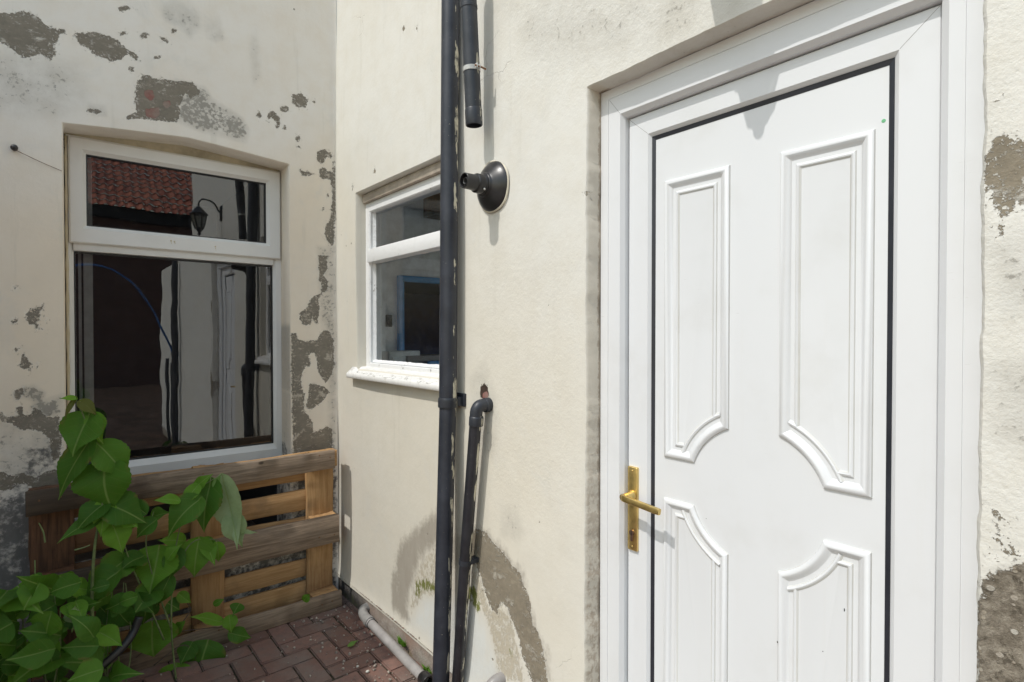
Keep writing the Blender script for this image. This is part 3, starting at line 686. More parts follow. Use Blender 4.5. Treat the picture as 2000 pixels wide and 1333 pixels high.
# ------------------------------------------------------------------ walls
LW = (-1.219, -.262, .40, 2.404)       # rear window opening x0,x1,z0,z1
def warp_left(P, F):
    u, v, d = P.T.copy()
    t = np.clip((u+1.225)/.963, 0, 1)
    arch = np.where((t > 0) & (t < 1), np.interp(t, [0, .25, .5, .62, 1], [-.001, .022, .042, .036, .004]), 0)
    f = np.where(v >= 2.397, np.clip(1-(v-2.404)/.35, 0, 1), 0)
    v2 = v + arch*np.minimum(f, 1)
    n = waves(u, v, 4, .0045)
    fade = np.clip(-u/.08, 0, 1)
    near = np.where(d > 0, .5, 1.)
    # soft rounded plaster where it meets the side wall
    return np.stack([u, v2, d + n*near*fade*.6 - np.where(d == 0, .014*np.exp(-np.clip(-u, 0, 1)/.012), 0)], 1)
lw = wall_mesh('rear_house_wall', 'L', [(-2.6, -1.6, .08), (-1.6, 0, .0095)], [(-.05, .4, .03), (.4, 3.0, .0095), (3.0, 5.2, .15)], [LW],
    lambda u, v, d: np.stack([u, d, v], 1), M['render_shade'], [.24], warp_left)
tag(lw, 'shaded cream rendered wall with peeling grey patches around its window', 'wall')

RW = (-1.20, -.286, 1.300, 2.236)      # side window y0,y1,z0,z1
RD = (-2.891, -1.953, .10, 2.237)      # door opening
def warp_right(P, F):
    u, v, d = P.T.copy(); n = waves(u, v, 9, .0040)
    ed = np.minimum(np.minimum(abs(u+1.953), abs(u+2.891)) + np.where((v < 2.27), 0, 9), np.where((u < -1.9) & (u > -2.95), abs(v-2.237), 9))
    jit = np.where(u < -2.4, .45, 1.)*waves(u*6, v*6, 31, .0016) + waves(u*25, v*25, 12, .0008)
    k = np.clip(1-ed/.02, 0, 1)
    u = u + jit*k; v = v + jit*k*.8
    d = d + n*np.where(d > 0, .3, 1.)*.7
    rb = np.clip(F['rubble']/.02, 0, 1); d = d + np.where(P[:, 2] == 0, rb*.008 + np.clip((F['peel']+.002)/.004, 0, 1)*.0015, 0)
    # the render kicks out a little over the plinth
    d = d - np.where(P[:, 2] == 0, .006*np.exp(-np.clip(v-.11, 0, 9)/.03), 0)
    return np.stack([u, v, d], 1)
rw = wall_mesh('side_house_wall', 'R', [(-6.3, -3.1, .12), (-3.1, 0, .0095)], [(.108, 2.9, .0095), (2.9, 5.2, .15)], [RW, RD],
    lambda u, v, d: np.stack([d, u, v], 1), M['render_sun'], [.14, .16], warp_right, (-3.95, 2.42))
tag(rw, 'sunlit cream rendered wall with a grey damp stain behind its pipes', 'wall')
bm = bmesh.new(); r = random.Random(5); N = 320; rows = []
for j in range(9):
    rows.append([bm.verts.new((.004 + r.uniform(-.0025, .0025), -6.3*i/N, -.06+.18*j/8)) for i in range(N+1)])
for a, b in zip(rows, rows[1:]):
    for i in range(N): bm.faces.new((a[i], a[i+1], b[i+1], b[i]))
obj('plinth', bm, M['plinth'], rw, smooth=True)
# underside lip of the render over the plinth
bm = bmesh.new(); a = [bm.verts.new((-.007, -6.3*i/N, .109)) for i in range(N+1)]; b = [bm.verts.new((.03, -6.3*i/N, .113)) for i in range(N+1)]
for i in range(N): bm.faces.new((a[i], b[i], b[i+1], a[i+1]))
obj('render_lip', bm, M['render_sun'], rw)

# ------------------------------------------------------------------ rear window
def placeL(y0):
    return lambda u, v, d: Vector((u, y0+d, v))
win = thing('rear_window', 'white plastic window with dark glass in the shaded cream wall', 'window', (-.735, .14, .80))
def wob(name, bm, mat, parent, **k):
    for v in bm.verts: v.co -= parent_world(parent)
    return obj(name, bm, mat, parent, **k)
def parent_world(p):
    v = Vector(p.location); q = p.parent
    while q: v += q.location; q = q.parent
    return v
Y = .14
bm = bmesh.new()
O = (-1.209, -.261, .79, 2.40)
def inset(r, k): return (r[0]+k, r[1]-k, r[2]+k, r[3]-k)
low = (-1.184, -.304, .872, 1.868)
frame_ring(bm, [(O, .07), (O, .003), (inset(O, .003), 0)], [((low[0]-.014, low[1]+.014, low[2]-.03, 2.36), 0), ((low[0]-.002, low[1]+.002, low[2]-.006, 2.35), .014), ((*low[:3], 2.348), .016), ((*low[:3], 2.348), .06)], placeL(Y))
fr = wob('frame', bm, M['upvc_old'], win, angle=25)
# upper part of the ring is filled by transom and the opening light
box_ = lambda n, a, b, m, p, bev=.002: (lambda o: o)(wob(n, (lambda B: (bx(B, a, b, bev), B)[1])(bmesh.new()), m, p, angle=40))
box_('transom', (-1.186, Y-.001, 1.872), (-.302, Y+.05, 1.912), M['upvc_old'], win, .004)
S = (-1.2005, -.2685, 1.906, 2.392)
g = (-1.136, -.342, 1.990, 2.322)
bm = bmesh.new()
frame_ring(bm, [(S, .012), (S, -.012), (inset(S, .006), -.018)], [(inset(g, -.016), -.018), (inset(g, -.003), -.004), (g, -.002), (g, .03)], placeL(Y))
sash = wob('opening_light', bm, M['upvc_old'], win, angle=25)
for nm, rr, yy in (('upper_pane', inset(g, -.01), Y+.012), ('lower_pane', inset(low, -.01), Y+.030)):
    bm = bmesh.new(); vs = [bm.verts.new((u, yy, v)) for u, v in ((rr[0], rr[2]), (rr[1], rr[2]), (rr[1], rr[3]), (rr[0], rr[3]))]; bm.faces.new(vs)
    wob(nm, bm, M['glass_rear'], win, angle='raw')
for nm, rr, yy in (('upper_seal', g, Y-.001), ('lower_seal', low, Y+.018)):
    bm = bmesh.new(); frame_ring(bm, [(rr, .0), (inset(rr, .0005), -.001)], [(inset(rr, .005), -.001), (inset(rr, .006), .012)], placeL(yy)); wob(nm, bm, M['bead_black'], win)
box_('head_filler', (-1.214, Y+.004, 2.396), (-.268, Y+.06, 2.47), M['cream_dirt'], win, .003)
# yellowed sealant bead on the left edge of the frame
t = NT('old_sealant'); M['sealant'] = t.done(t.bsdf(t.mix(t.noise(t.obj(), 20, 4), (.50, .40, .22), (.64, .58, .46)), .7))
bm = bmesh.new(); tube(bm, [(-1.2085, Y-.002, .8+1.59*i/30) for i in range(31)], [.006*(1+.3*math.sin(i*2.1)) for i in range(31)], 8); wob('sealant', bm, M['sealant'], win, smooth=True)
# drips of dried paint on the opening light
bm = bmesh.new()
for (x, z, h) in ((-.80, 1.955, .020), (-.785, 1.952, .014), (-.60, 1.945, .026)):
    lathe(bm, (x, Y-.0185, z), (0, -1, 0), [(0, .004), (.0008, .003), (.001, 0)], 10)
    for q in range(3): lathe(bm, (x+.001*q, Y-.0185, z-h*q/3), (0, -1, 0), [(0, .0032-.0006*q), (.0008, .002), (.001, 0)], 8)
wob('paint_drip', bm, M['sealant'], win)

# ------------------------------------------------------------------ side window (old timber)
sw = thing('side_window', 'old white painted timber window half hidden behind the black downpipe', 'window', (.05, -.745, 1.3))
placeR = lambda x0: (lambda u, v, d: Vector((x0+d, u, v)))
X = .05
O = (-1.205, -.283, 1.31, 2.188)
g1 = (-1.15, -.345, 1.940, 2.140); g2 = (-1.15, -.345, 1.352, 1.862)
# one outer ring per light so that the glass sits in a chamfered rebate
bm = bmesh.new()
frame_ring(bm, [(O, .06), (O, .002), (inset(O, .002), 0)], [((O[0]+.045, O[1]-.045, O[2]+.02, O[3]-.045), 0), ((O[0]+.05, O[1]-.05, O[2]+.024, O[3]-.05), .006), ((O[0]+.05, O[1]-.05, O[2]+.024, O[3]-.05), .07)], placeR(X))
wob('frame', bm, M['old_paint'], sw, angle=25)
box_('transom', (X-.012, -1.16, 1.868), (X+.06, -.325, 1.938), M['old_paint'], sw, .004)
for nm, gg in (('upper_pane', g1), ('lower_pane', g2)):
    bm = bmesh.new(); e = inset(gg, -.02); vs = [bm.verts.new((X+.034, u, v)) for u, v in ((e[0], e[2]), (e[0], e[3]), (e[1], e[3]), (e[1], e[2]))]; bm.faces.new(vs)
    wob(nm, bm, M['glass_side'], sw, angle='raw')
    # putty fillet, a bit uneven
    bm = bmesh.new(); q = inset(gg, -.016); rows = []; r = random.Random(2)
    pts = []
    n = 60
    for a, b in (((q[0],q[2]),(q[1],q[2])), ((q[1],q[2]),(q[1],q[3])), ((q[1],q[3]),(q[0],q[3])), ((q[0],q[3]),(q[0],q[2]))):
        for k in range(n): pts.append((a[0]+(b[0]-a[0])*k/n, a[1]+(b[1]-a[1])*k/n))
    cx, cz = (q[0]+q[1])/2, (q[2]+q[3])/2
    A = [bm.verts.new((X+.012, u, v)) for u, v in pts]; B = []
    for u, v in pts:
        j = .013 + r.uniform(-.0012, .002)
        B.append(bm.verts.new((X+.0335, min(max(u, q[0]+j), q[1]-j), min(max(v, q[2]+j), q[3]-j))))
    for k in range(len(pts)): bm.faces.new((A[k], A[(k+1) % len(pts)], B[(k+1) % len(pts)], B[k]))
    wob('putty', bm, M['old_paint'], sw, smooth=True)
bm = bmesh.new()
prof = [(.12, 1.314), (.046, 1.312), (-.033, 1.279), (-.037, 1.275), (-.037, 1.255), (-.034, 1.252), (.0, 1.254)]
y0, y1, n = -1.212, -.226, 40; rows = []
for i in range(n+1):
    y = y0+(y1-y0)*i/n; rows.append([bm.verts.new((x, y, z)) for x, z in prof])
for a, b in zip(rows, rows[1:]):
    for k in range(len(prof)-1): bm.faces.new((a[k], a[k+1], b[k+1], b[k]))
bm.faces.new(rows[0]); bm.faces.new(rows[-1][::-1])
for v in bm.verts: v.co -= Vector((.05, -.745, 1.3))
# only the part of the sill inside the opening runs back under the frame
for v in bm.verts:
    y = v.co.y-.745
    if (y > -.289 or y < -1.197) and v.co.x+.05 > .0: v.co.x = -.05+.002
so = obj('sill', bm, M['sill'], sw, angle=50)
# brown timber head strip above the frame
t_ = plain('head_strip', (.42, .36, .29), .8, 0, .2, 14)
box_('head_strip', (.03, -1.2, 2.189), (.10, -.288, 2.2335), t_, sw, .003)

# ------------------------------------------------------------------ door
door = thing('back_door', 'white plastic panelled door with a brass handle in the sunlit wall', 'door', (.075, -2.435, .11))
FX, SX, LX = .058, .085, .097
FO = (-2.888, -1.955, .11, 2.2355)
so_ = (-2.812, -2.0435, .125, 2.136)
bm = bmesh.new()
frame_ring(bm, [(FO, .12), (FO, .001), (inset(FO, .001), 0)], [((FO[0]+.030, FO[1]-.030, FO[2], FO[3]-.028), 0), ((FO[0]+.0305, FO[1]-.0305, FO[2], FO[3]-.0285), .0018), ((FO[0]+.032, FO[1]-.032, FO[2], FO[3]-.0295), .0018), ((FO[0]+.0325, FO[1]-.0325, FO[2], FO[3]-.030), 0),
    ((so_[0]-.018, so_[1]+.012, so_[2]-.01, so_[3]+.014), 0), ((so_[0]-.0035, so_[1]+.0035, so_[2]-.003, so_[3]+.0035), .014), ((so_[0]-.003, so_[1]+.003, so_[2]-.002, so_[3]+.003), .018), ((so_[0]-.003, so_[1]+.003, so_[2]-.002, so_[3]+.003), .07)], placeR(FX))
wob('door_frame', bm, M['upvc'], door, angle=20)
gk = (-2.730, -2.122, .2, 2.064)
bm = bmesh.new()
frame_ring(bm, [(so_, .05), (so_, .003), (inset(so_, .002), .0)], [((gk[0]-.011, gk[1]+.009, gk[2]-.01, gk[3]+.010), 0), ((gk[0]-.0005, gk[1]+.0005, gk[2]-.0005, gk[3]+.0005), .010), (gk, .012), (gk, .05)], placeR(SX))
leaf = wob('door_leaf', bm, M['upvc'], door, angle=20)
# fine mitre lines where the welded corners were trimmed
bm = bmesh.new()
for (a, b, x) in (((-1.99, 2.203), (-2.031, 2.151), FX), ((-2.046, 2.133), (-2.112, 2.075), SX), ((-2.809, 2.133), (-2.742, 2.075), SX)):
    A = Vector((x-.0002, *a)); B = Vector((x-.0002, *b)); n = Vector((0, B.z-A.z, A.y-B.y)).normalized()*.0005
    bm.faces.new([bm.verts.new(p) for p in (A-n, B-n, B+n, A+n)])
wob('mitre_line', bm, M['grey_fit'], leaf)
bm = bmesh.new()
gi = (-2.7205, -2.1325, .21, 2.0535)
frame_ring(bm, [(inset(gk, -.003), .003), (inset(gk, .0), 0)], [(gi, .003), (inset(gi, .001), .008)], placeR(SX+.008))
wob('gasket', bm, M['gasket'], leaf)

# moulded skin with four raised and fielded panels
bm = bmesh.new()
vs = [bm.verts.new((LX, u, v)) for u, v in ((gi[0]-.003, gi[2]-.003), (gi[1]+.003, gi[2]-.003), (gi[1]+.003, gi[3]+.003), (gi[0]-.003, gi[3]+.003))]; bm.faces.new(vs)
skin = wob('door_skin', bm, M['door_panel'], leaf)
CY, CZ, CR = -2.431, 1.0768, .1772
def panel_outline(side, upper):
    """outline in (u, v) local to the door: side +1 = latch side (u near -2.17)"""
    uo, ui = (-2.166, -2.3645) if side > 0 else (-2.6955, -2.4950)
    sg = 1 if side > 0 else -1
    a1 = math.acos(max(-1, min(1, abs(ui-CY)/CR))); a0 = math.asin(.059/CR)
    arc = [(CY+sg*CR*math.cos(a0+(a1-a0)*k/22), CZ+CR*math.sin(a0+(a1-a0)*k/22)*(1 if upper else -1)) for k in range(23)]
    zc = arc[0][1]
    far = 1.9265 if upper else .235
    pts = [(uo, far), (uo, zc)] + arc + [(ui, far)]
    return pts
def offset(pts, k):
    n = len(pts); area = sum(pts[i][0]*pts[(i+1)%n][1]-pts[(i+1)%n][0]*pts[i][1] for i in range(n)); s = 1 if area > 0 else -1
    out = []
    for i in range(n):
        p0, p, p1 = Vector(pts[i-1]), Vector(pts[i]), Vector(pts[(i+1)%n])
        d0 = (p-p0).normalized(); d1 = (p1-p).normalized()
        n0 = Vector((-d0.y, d0.x))*s; n1 = Vector((-d1.y, d1.x))*s
        m = (n0+n1); m = m/max(m.length_squared/2, .15) 
        out.append(p + m*k)
    return out
PROF = [(-.0005, -.001), (.001, .0045), (.006, .0085), (.010, .0098), (.013, .0092), (.020, .0040), (.027, -.0010), (.0315, -.0024), (.0345, -.0018), (.0375, .0030), (.0415, .0048), (.0445, .0040), (.0485, .0004), (.0505, .0002)]
for side in (1, -1):
    for upper in (True, False):
        bm = bmesh.new(); base = panel_outline(side, upper); rings = []
        for k, h in PROF:
            rings.append([bm.verts.new((LX-h-.0003, p.x, p.y)) for p in offset(base, k)])
        for a, b in zip(rings, rings[1:]):
            for i in range(len(a)): bm.faces.new((a[i], a[(i+1)%len(a)], b[(i+1)%len(a)], b[i]))
        bm.faces.new(rings[-1])
        pm = wob('panel_moulding', bm, M['door_panel'], leaf, angle=32)
        pm.data.materials.append(M['groove_dirt']); n_ = len(base)
        for i_, f_ in enumerate(pm.data.polygons):
            if i_ // n_ in (0, 6, 7, 8, 11): f_.material_index = 1
# a dab of green on the skin's top corner and two scuffs
bm = bmesh.new(); lathe(bm, (LX, -2.7105, 1.940), (-1, 0, 0), [(0, .0042), (.0006, .0036), (.0008, 0)], 14); wob('green_dab', bm, M['green_paint'], leaf)
for (yy, zz, hh) in ((-2.4985, .742, .010), (-2.598, .760, .004), (-2.6425, .873, .016), (-2.30, .99, .003)):
    bm = bmesh.new(); r = random.Random(int(zz*1000)); n = 9
    c_ = [bm.verts.new((LX-.0108 if yy < -2.49 and yy > -2.5 else LX-.0012 if yy < -2.59 else LX-.0006, yy+.0014*math.cos(2*PI*k/n)*r.uniform(.5, 1.2), zz+hh*.32*math.sin(2*PI*k/n)*r.uniform(.6, 1.1))) for k in range(n)]
    f_ = bm.faces.new(c_); bmesh.ops.solidify(bm, geom=[f_], thickness=.0008)
    wob('paint_chip', bm, M['dark_chip'], leaf)
# handle
hd = thing('tmp', 'x', 'x'); bpy.data.objects.remove(hd)
h = bpy.data.objects.new('door_handle', None); COL.objects.link(h); h.parent = door; h.location = Vector((SX, -2.066, .965)) - door.location
bm = bmesh.new(); bx(bm, (SX-.009, -2.084, .838), (SX+.002, -2.048, 1.090), .003, 3); wob('backplate', bm, M['brass'], h, angle=40)
bm = bmesh.new(); lathe(bm, (SX-.008, -2.064, 1.004), (-1, 0, 0), [(0, .016), (.006, .0155), (.010, .012), (.038, .011), (.043, .011)], 28)
wob('lever_neck', bm, M['brass'], h, angle=40)
bm = bmesh.new()
path = bez([(.046, -2.064, 1.0045), (.034, -2.066, 1.005), (.028, -2.074, 1.006), (.025, -2.090, 1.0055), (.024, -2.14, 1.0025), (.023, -2.2025, .998)], 6)
P_, T_, N_ = frames(path); rings = []
for i, (p, tt, nn) in enumerate(zip(P_, T_, N_)):
    b = tt.cross(nn); w = .0095 if i < len(P_)-1 else .0088; th = .0062; ring = []
    for a in range(16):
        c_, s_ = math.cos(2*PI*a/16), math.sin(2*PI*a/16); q = .45
        ring.append(bm.verts.new(p + nn*(w*math.copysign(abs(c_)**q, c_)) + b*(th*math.copysign(abs(s_)**q, s_))))
    rings.append(ring)
for a, b in zip(rings, rings[1:]):
    for k in range(16): bm.faces.new((a[k], a[(k+1)%16], b[(k+1)%16], b[k]))
bm.faces.new(rings[0][::-1]); bm.faces.new(rings[-1]); wob('lever', bm, M['brass'], h, angle=50)
bm = bmesh.new()
lathe(bm, (SX-.0085, -2.066, .892), (-1, 0, 0), [(0, .0088), (.004, .0085), (.0045, .0)], 24)
bx(bm, (SX-.0125, -2.0705, .867), (SX-.0085, -2.0615, .892), .001)
wob('lock_cylinder', bm, M['steel'], h, angle=40)
bm = bmesh.new(); bx(bm, (SX-.0132, -2.0672, .885), (SX-.0124, -2.0648, .899), 0); wob('keyhole', bm, M['dark'], h)
bm = bmesh.new()
for z in (1.078, .850): lathe(bm, (SX-.0088, -2.066, z), (-1, 0, 0), [(0, .0036), (.001, .003), (.0012, 0)], 14)
wob('screw_head', bm, M['brass'], h, smooth=True)
# threshold step under the door
st = structure(box('door_step', (-.30, -2.95, -.02), (.16, -1.9, .105), plain('step_concrete', (.33, .31, .28), .9, 0, .2, 12, .3), None, .01))

# ------------------------------------------------------------------ downpipe
def straight(a, b, n): return [Vector(a)+(Vector(b)-Vector(a))*i/n for i in range(n+1)]
def along(a, b, z):
    a, b = Vector(a), Vector(b); return a+(b-a)*((z-a.z)/(b.z-a.z))
A, B = Vector((-.066, -1.257, -.02)), Vector((-.0345, -1.2555, 3.3))
dp = thing('downpipe', 'tall thick black downpipe with cream paint flakes running up the sunlit wall', 'drainpipe', A)
bm = bmesh.new(); tube(bm, straight(A+Vector((-.028, 0, 0)), along(A, B, 1.205), 40), .0335, 32); wob('lower_pipe', bm, M['pipe'], dp, angle=40)
bm = bmesh.new(); tube(bm, straight(along(A, B, 1.20), B, 60), .0352, 32); wob('upper_pipe', bm, M['pipe'], dp, angle=40)
c = along(A, B, 1.222); d = (B-A).normalized()
bm = bmesh.new(); lathe(bm, c-d*.024, d, [(0, .0345), (.0, .0385), (.003, .0392), (.030, .0392), (.034, .0385), (.038, .037), (.039, .035)], 36); wob('socket_collar', bm, M['pipe_clean'], dp, angle=30)
bm = bmesh.new(); bx(bm, (c.x+.026, c.y-.030, c.z-.020), (-.0, c.y+.026, c.z+.016), .004); bx(bm, (-.006, c.y-.046, c.z-.022), (.004, c.y+.044, c.z+.03), .002)
wob('wall_bracket', bm, M['pipe_clean'], dp, angle=40)

# upper stub of waste pipe
A, B = Vector((-.064, -1.450, 2.252)), Vector((-.098, -1.452, 2.84))
sp = thing('waste_pipe_stub', 'short black waste pipe cut off open beside the top of the downpipe', 'pipe', A)
d = (B-A).normalized()
bm = bmesh.new(); top = [B, B+Vector((0, .006, .018)), B+Vector((.006, .03, .04)), B+Vector((.014, .07, .055)), Vector((-.072, -1.275, 2.935))]
path = straight(A, B, 24)
tube(bm, path, .0300, 28, cap=False)
tube(bm, straight(A+d*.0005, B, 2), .0265, 28, cap=False)
wob('pipe', bm, M['pipe_clean'], sp, angle=40)
bm = bmesh.new(); lathe(bm, A, d, [(0, .0265), (-.0008, .028), (0, .0302), (.004, .0315), (.056, .0315), (.060, .0298)], 32, close=False); wob('end_socket', bm, M['pipe_clean'], sp, angle=30)
bm = bmesh.new(); lathe(bm, A+d*.03, d, [(0, .0266), (.001, 0)], 24, close=False); wob('bore', bm, M['dark'], sp)
bm = bmesh.new(); lathe(bm, along(A, B, 2.665), d, [(0, .0298), (.002, .0318), (.012, .0318), (.014, .0298)], 32, close=False); wob('coupling_ring', bm, M['pipe_clean'], sp, angle=30)
cz = along(A, B, 2.452)
bm = bmesh.new(); lathe(bm, cz-d*.009, d, [(0, .0298), (0, .0320), (.016, .0320), (.016, .0298)], 32, close=False)
bx(bm, (cz.x-.006, cz.y-.044, cz.z-.008), (cz.x-.003, cz.y-.028, cz.z+.009), .001); bx(bm, (cz.x+.006, cz.y-.044, cz.z-.008), (cz.x+.009, cz.y-.028, cz.z+.009), .001)
clip = wob('pipe_clip', bm, M['zinc'], sp, angle=30)
bm = bmesh.new(); tube(bm, [(cz.x+.006, cz.y-.040, cz.z), (cz.x+.034, cz.y-.042, cz.z-.004)], .0032, 10); wob('clip_screw', bm, M['rust'], sp, smooth=True)
bm = bmesh.new(); tube(bm, [(cz.x-.012, cz.y-.038, cz.z), (cz.x+.016, cz.y-.038, cz.z)], .003, 10); wob('clip_bolt', bm, M['rust'], clip, smooth=True)
sp_o = clip

# round vent / flue terminal
O_ = Vector((.0, -1.477, 2.034))
fl = thing('pipe_collar_vent', 'black rubber wall collar with a stub pipe poking out of the sunlit wall', 'vent', O_)
bm = bmesh.new(); lathe(bm, O_+Vector((.003, 0, 0)), (-1, 0, 0), [(0, .092), (.004, .0925), (.008, .090), (.016, .082), (.026, .068), (.034, .054), (.038, .047), (.040, .044), (.046, .0425), (.048, .040), (.048, .036)], 56, close=False)
wob('wall_collar', bm, M['flue'], fl, smooth=True)
ax = Vector((-1, .0, .012)).normalized()
bm = bmesh.new(); lathe(bm, O_, ax, [(.02, .0375), (.050, .0375), (.053, .0355), (.076, .0350), (.079, .0335), (.081, .0290), (.094, .0285), (.128, .0275), (.129, .0265), (.129, .0245), (.128, .0237), (.075, .0235), (.075, .0)], 44, close=False)
wob('stub_pipe', bm, M['flue'], fl, angle=32)
bm = bmesh.new(); lathe(bm, O_, ax, [(.076, .0125), (.122, .0125), (.123, .0118), (.122, .0105), (.077, .0105), (.077, 0)], 28, close=False)
for k in range(3):
    a = PI/2+k*2*PI/3; v = Vector((0, math.cos(a), math.sin(a)))
    tube(bm, [O_+ax*.112+v*.0118, O_+ax*.112+v*.0242], .0012, 6)
wob('inner_tube', bm, plain('pale_rubber', (.07, .07, .07), .5), fl, angle=32)
bm = bmesh.new(); lathe(bm, O_+ax*.060+Vector((0, -.030, -.024)), (-.3, -.8, -.6), [(0, .004), (.005, .004), (.006, 0)], 10); wob('screw', bm, M['zinc'], fl, smooth=True)
bm = bmesh.new()
lathe(bm, O_+Vector((.002, 0, 0)), (-1, 0, 0), [(0, .097), (.003, .0965), (.005, .093), (.005, .09)], 56, close=False)
rr = random.Random(3)
for v in bm.verts:
    q = v.co-O_; a = math.atan2(q.z, q.y); s = 1 + .02*math.sin(a*5+1)+.03*math.sin(a*2) ; v.co.y = O_.y+q.y*s; v.co.z = O_.z+q.z*s
wob('mastic_ring', bm, plain('cream_mastic', (.60, .55, .44), .7), fl, smooth=True)

# thin leaning waste pipe with elbow
tp = thing('thin_waste_pipe', 'thin black waste pipe leaning down from an elbow under a brick hole', 'pipe', (-.04, -1.30, 0))
E1 = Vector((-.05, -1.441, 1.185))
bm = bmesh.new(); path = straight(E1, Vector((-.050, -1.372, .64)), 16) + straight(Vector((-.049, -1.369, .62)), Vector((-.040, -1.290, .02)), 18)[0:]
tube(bm, path, .0225, 26); wob('pipe', bm, M['pipe_thin'], tp, angle=40)
bm = bmesh.new(); el = bez([(-.050, -1.441, 1.166), (-.0505, -1.4425, 1.195), (-.046, -1.445, 1.212), (-.032, -1.447, 1.222), (.004, -1.449, 1.222)], 8)
tube(bm, el, .0235, 28)
lathe(bm, Vector((-.0495, -1.4395, 1.148)), (0, -.1, 1), [(0, .0226), (0, .0262), (.002, .027), (.030, .027), (.033, .0262), (.036, .0235)], 28, close=False)
lathe(bm, Vector((-.018, -1.448, 1.222)), (1, 0, 0), [(0, .0235), (.002, .027), (.03, .027)], 28, close=False)
wob('elbow', bm, M['pipe_clean'], tp, angle=35)
c = Vector((-.0492, -1.3685, .617))
bm = bmesh.new(); lathe(bm, c-Vector((0, -.0015, .010)), (0, -.13, 1), [(0, .0226), (0, .025), (.018, .025), (.018, .0226)], 28, close=False); bx(bm, (c.x+.012, c.y-.024, c.z-.009), (.0, c.y+.012, c.z+.009), .002); wob('pipe_clip', bm, M['pipe_clean'], tp, angle=35)

# grey pipe lying along the foot of the wall
gp = thing('grey_ground_pipe', 'grey plastic pipe lying on the paving along the wall foot', 'pipe', (-.05, -.45, .03))
bm = bmesh.new(); tube(bm, straight((-.036, -.475, .034), (-.060, -1.08, .030), 12), .0215, 28); wob('pipe', bm, M['grey_pipe'], gp, angle=40)
bm = bmesh.new(); el = bez([(-.037, -.50, .034), (-.036, -.46, .036), (-.034, -.425, .042), (-.022, -.398, .050), (.012, -.390, .052)], 8); tube(bm, el, .0245, 28)
lathe(bm, (-.0375, -.512, .034), (.03, 1, 0), [(0, .0218), (0, .0265), (.002, .0275), (.03, .0275), (.034, .0245)], 28, close=False); wob('elbow', bm, M['grey_fit'], gp, angle=35)
bm = bmesh.new(); lathe(bm, (-.0604, -1.115, .030), (.04, 1, 0), [(0, .02), (0, .027), (.004, .0285), (.045, .0285), (.05, .026), (.05, .0215)], 30, close=False); wob('coupling', bm, M['flue'], gp, angle=35)
bm = bmesh.new(); lathe(bm, (-.0388, -.53, .034), (.03, 1, 0), [(0, .0217), (0, .0226), (.004, .0226), (.004, .0217)], 28, close=False); wob('seal_ring', bm, M['dark'], gp)
# second grey pipe end further along the wall
g2_ = thing('grey_pipe_end', 'pale grey pipe elbow poking from the wall beside the door reveal', 'pipe', (0, -1.54, .22))
bm = bmesh.new(); el = bez([(.01, -1.545, .232), (-.025, -1.543, .234), (-.052, -1.538, .222), (-.060, -1.532, .19), (-.062, -1.53, .04)], 8); tube(bm, el, .0215, 26); wob('pipe', bm, M['grey_pipe'], g2_, smooth=True)
bm = bmesh.new(); lathe(bm, (-.004, -1.545, .232), (1, 0, 0), [(0, .0215), (0, .029), (.006, .031)], 26, close=False); wob('wall_ring', bm, M['grey_fit'], g2_, smooth=True)

# ------------------------------------------------------------------ pallet
pal = thing('wooden_pallet', 'weathered wooden pallet standing on edge under the rear window', 'pallet', (-.69, -.19, 0))
def plank(name, x0, x1, z0, z1, y0, y1, mat, seed, vert=False, slope=0.0):
    """board with worn edges, long axis along local x"""
    r = random.Random(seed); L = (z1-z0) if vert else (x1-x0); W = (x1-x0) if vert else (z1-z0); T = y1-y0
    bm = bmesh.new(); n = 28
    prof = [(-.5, -.5), (.5, -.5), (.5, .5), (-.5, .5)]
    rings = []; w1 = [r.uniform(-1, 1) for _ in range(8)]
    for i in range(n+1):
        t = i/n; ww = 1+.03*math.sin(t*7+w1[0]*3)+.015*math.sin(t*23+w1[1]*3); off = .002*math.sin(t*5+w1[2]*3)
        e = .004
        ring = []
        hw, ht = W*ww/2, T/2
        for a, b in ((-hw+e, -ht), (hw-e, -ht), (hw, -ht+e), (hw, ht-e), (hw-e, ht), (-hw+e, ht), (-hw, ht-e), (-hw, -ht+e)):
            ring.append(bm.verts.new((-L/2+L*t + (r.uniform(-.003, .003) if i in (0, n) else 0), b + r.uniform(-.0007, .0007), a+off+r.uniform(-.0009, .0009))))
        rings.append(ring)
    for a, b in zip(rings, rings[1:]):
        for k in range(8): bm.faces.new((a[k], a[(k+1)%8], b[(k+1)%8], b[k]))
    bm.faces.new(rings[0][::-1]); bm.faces.new(rings[-1])
    o = obj(name, bm, mat, pal, angle=50)
    o.location = Vector(((x0+x1)/2, (y0+y1)/2, (z0+z1)/2)) - pal.location
    o.rotation_euler = (0, -PI/2 if vert else slope, 0)
    return o
XL, XR = -1.345, -.062
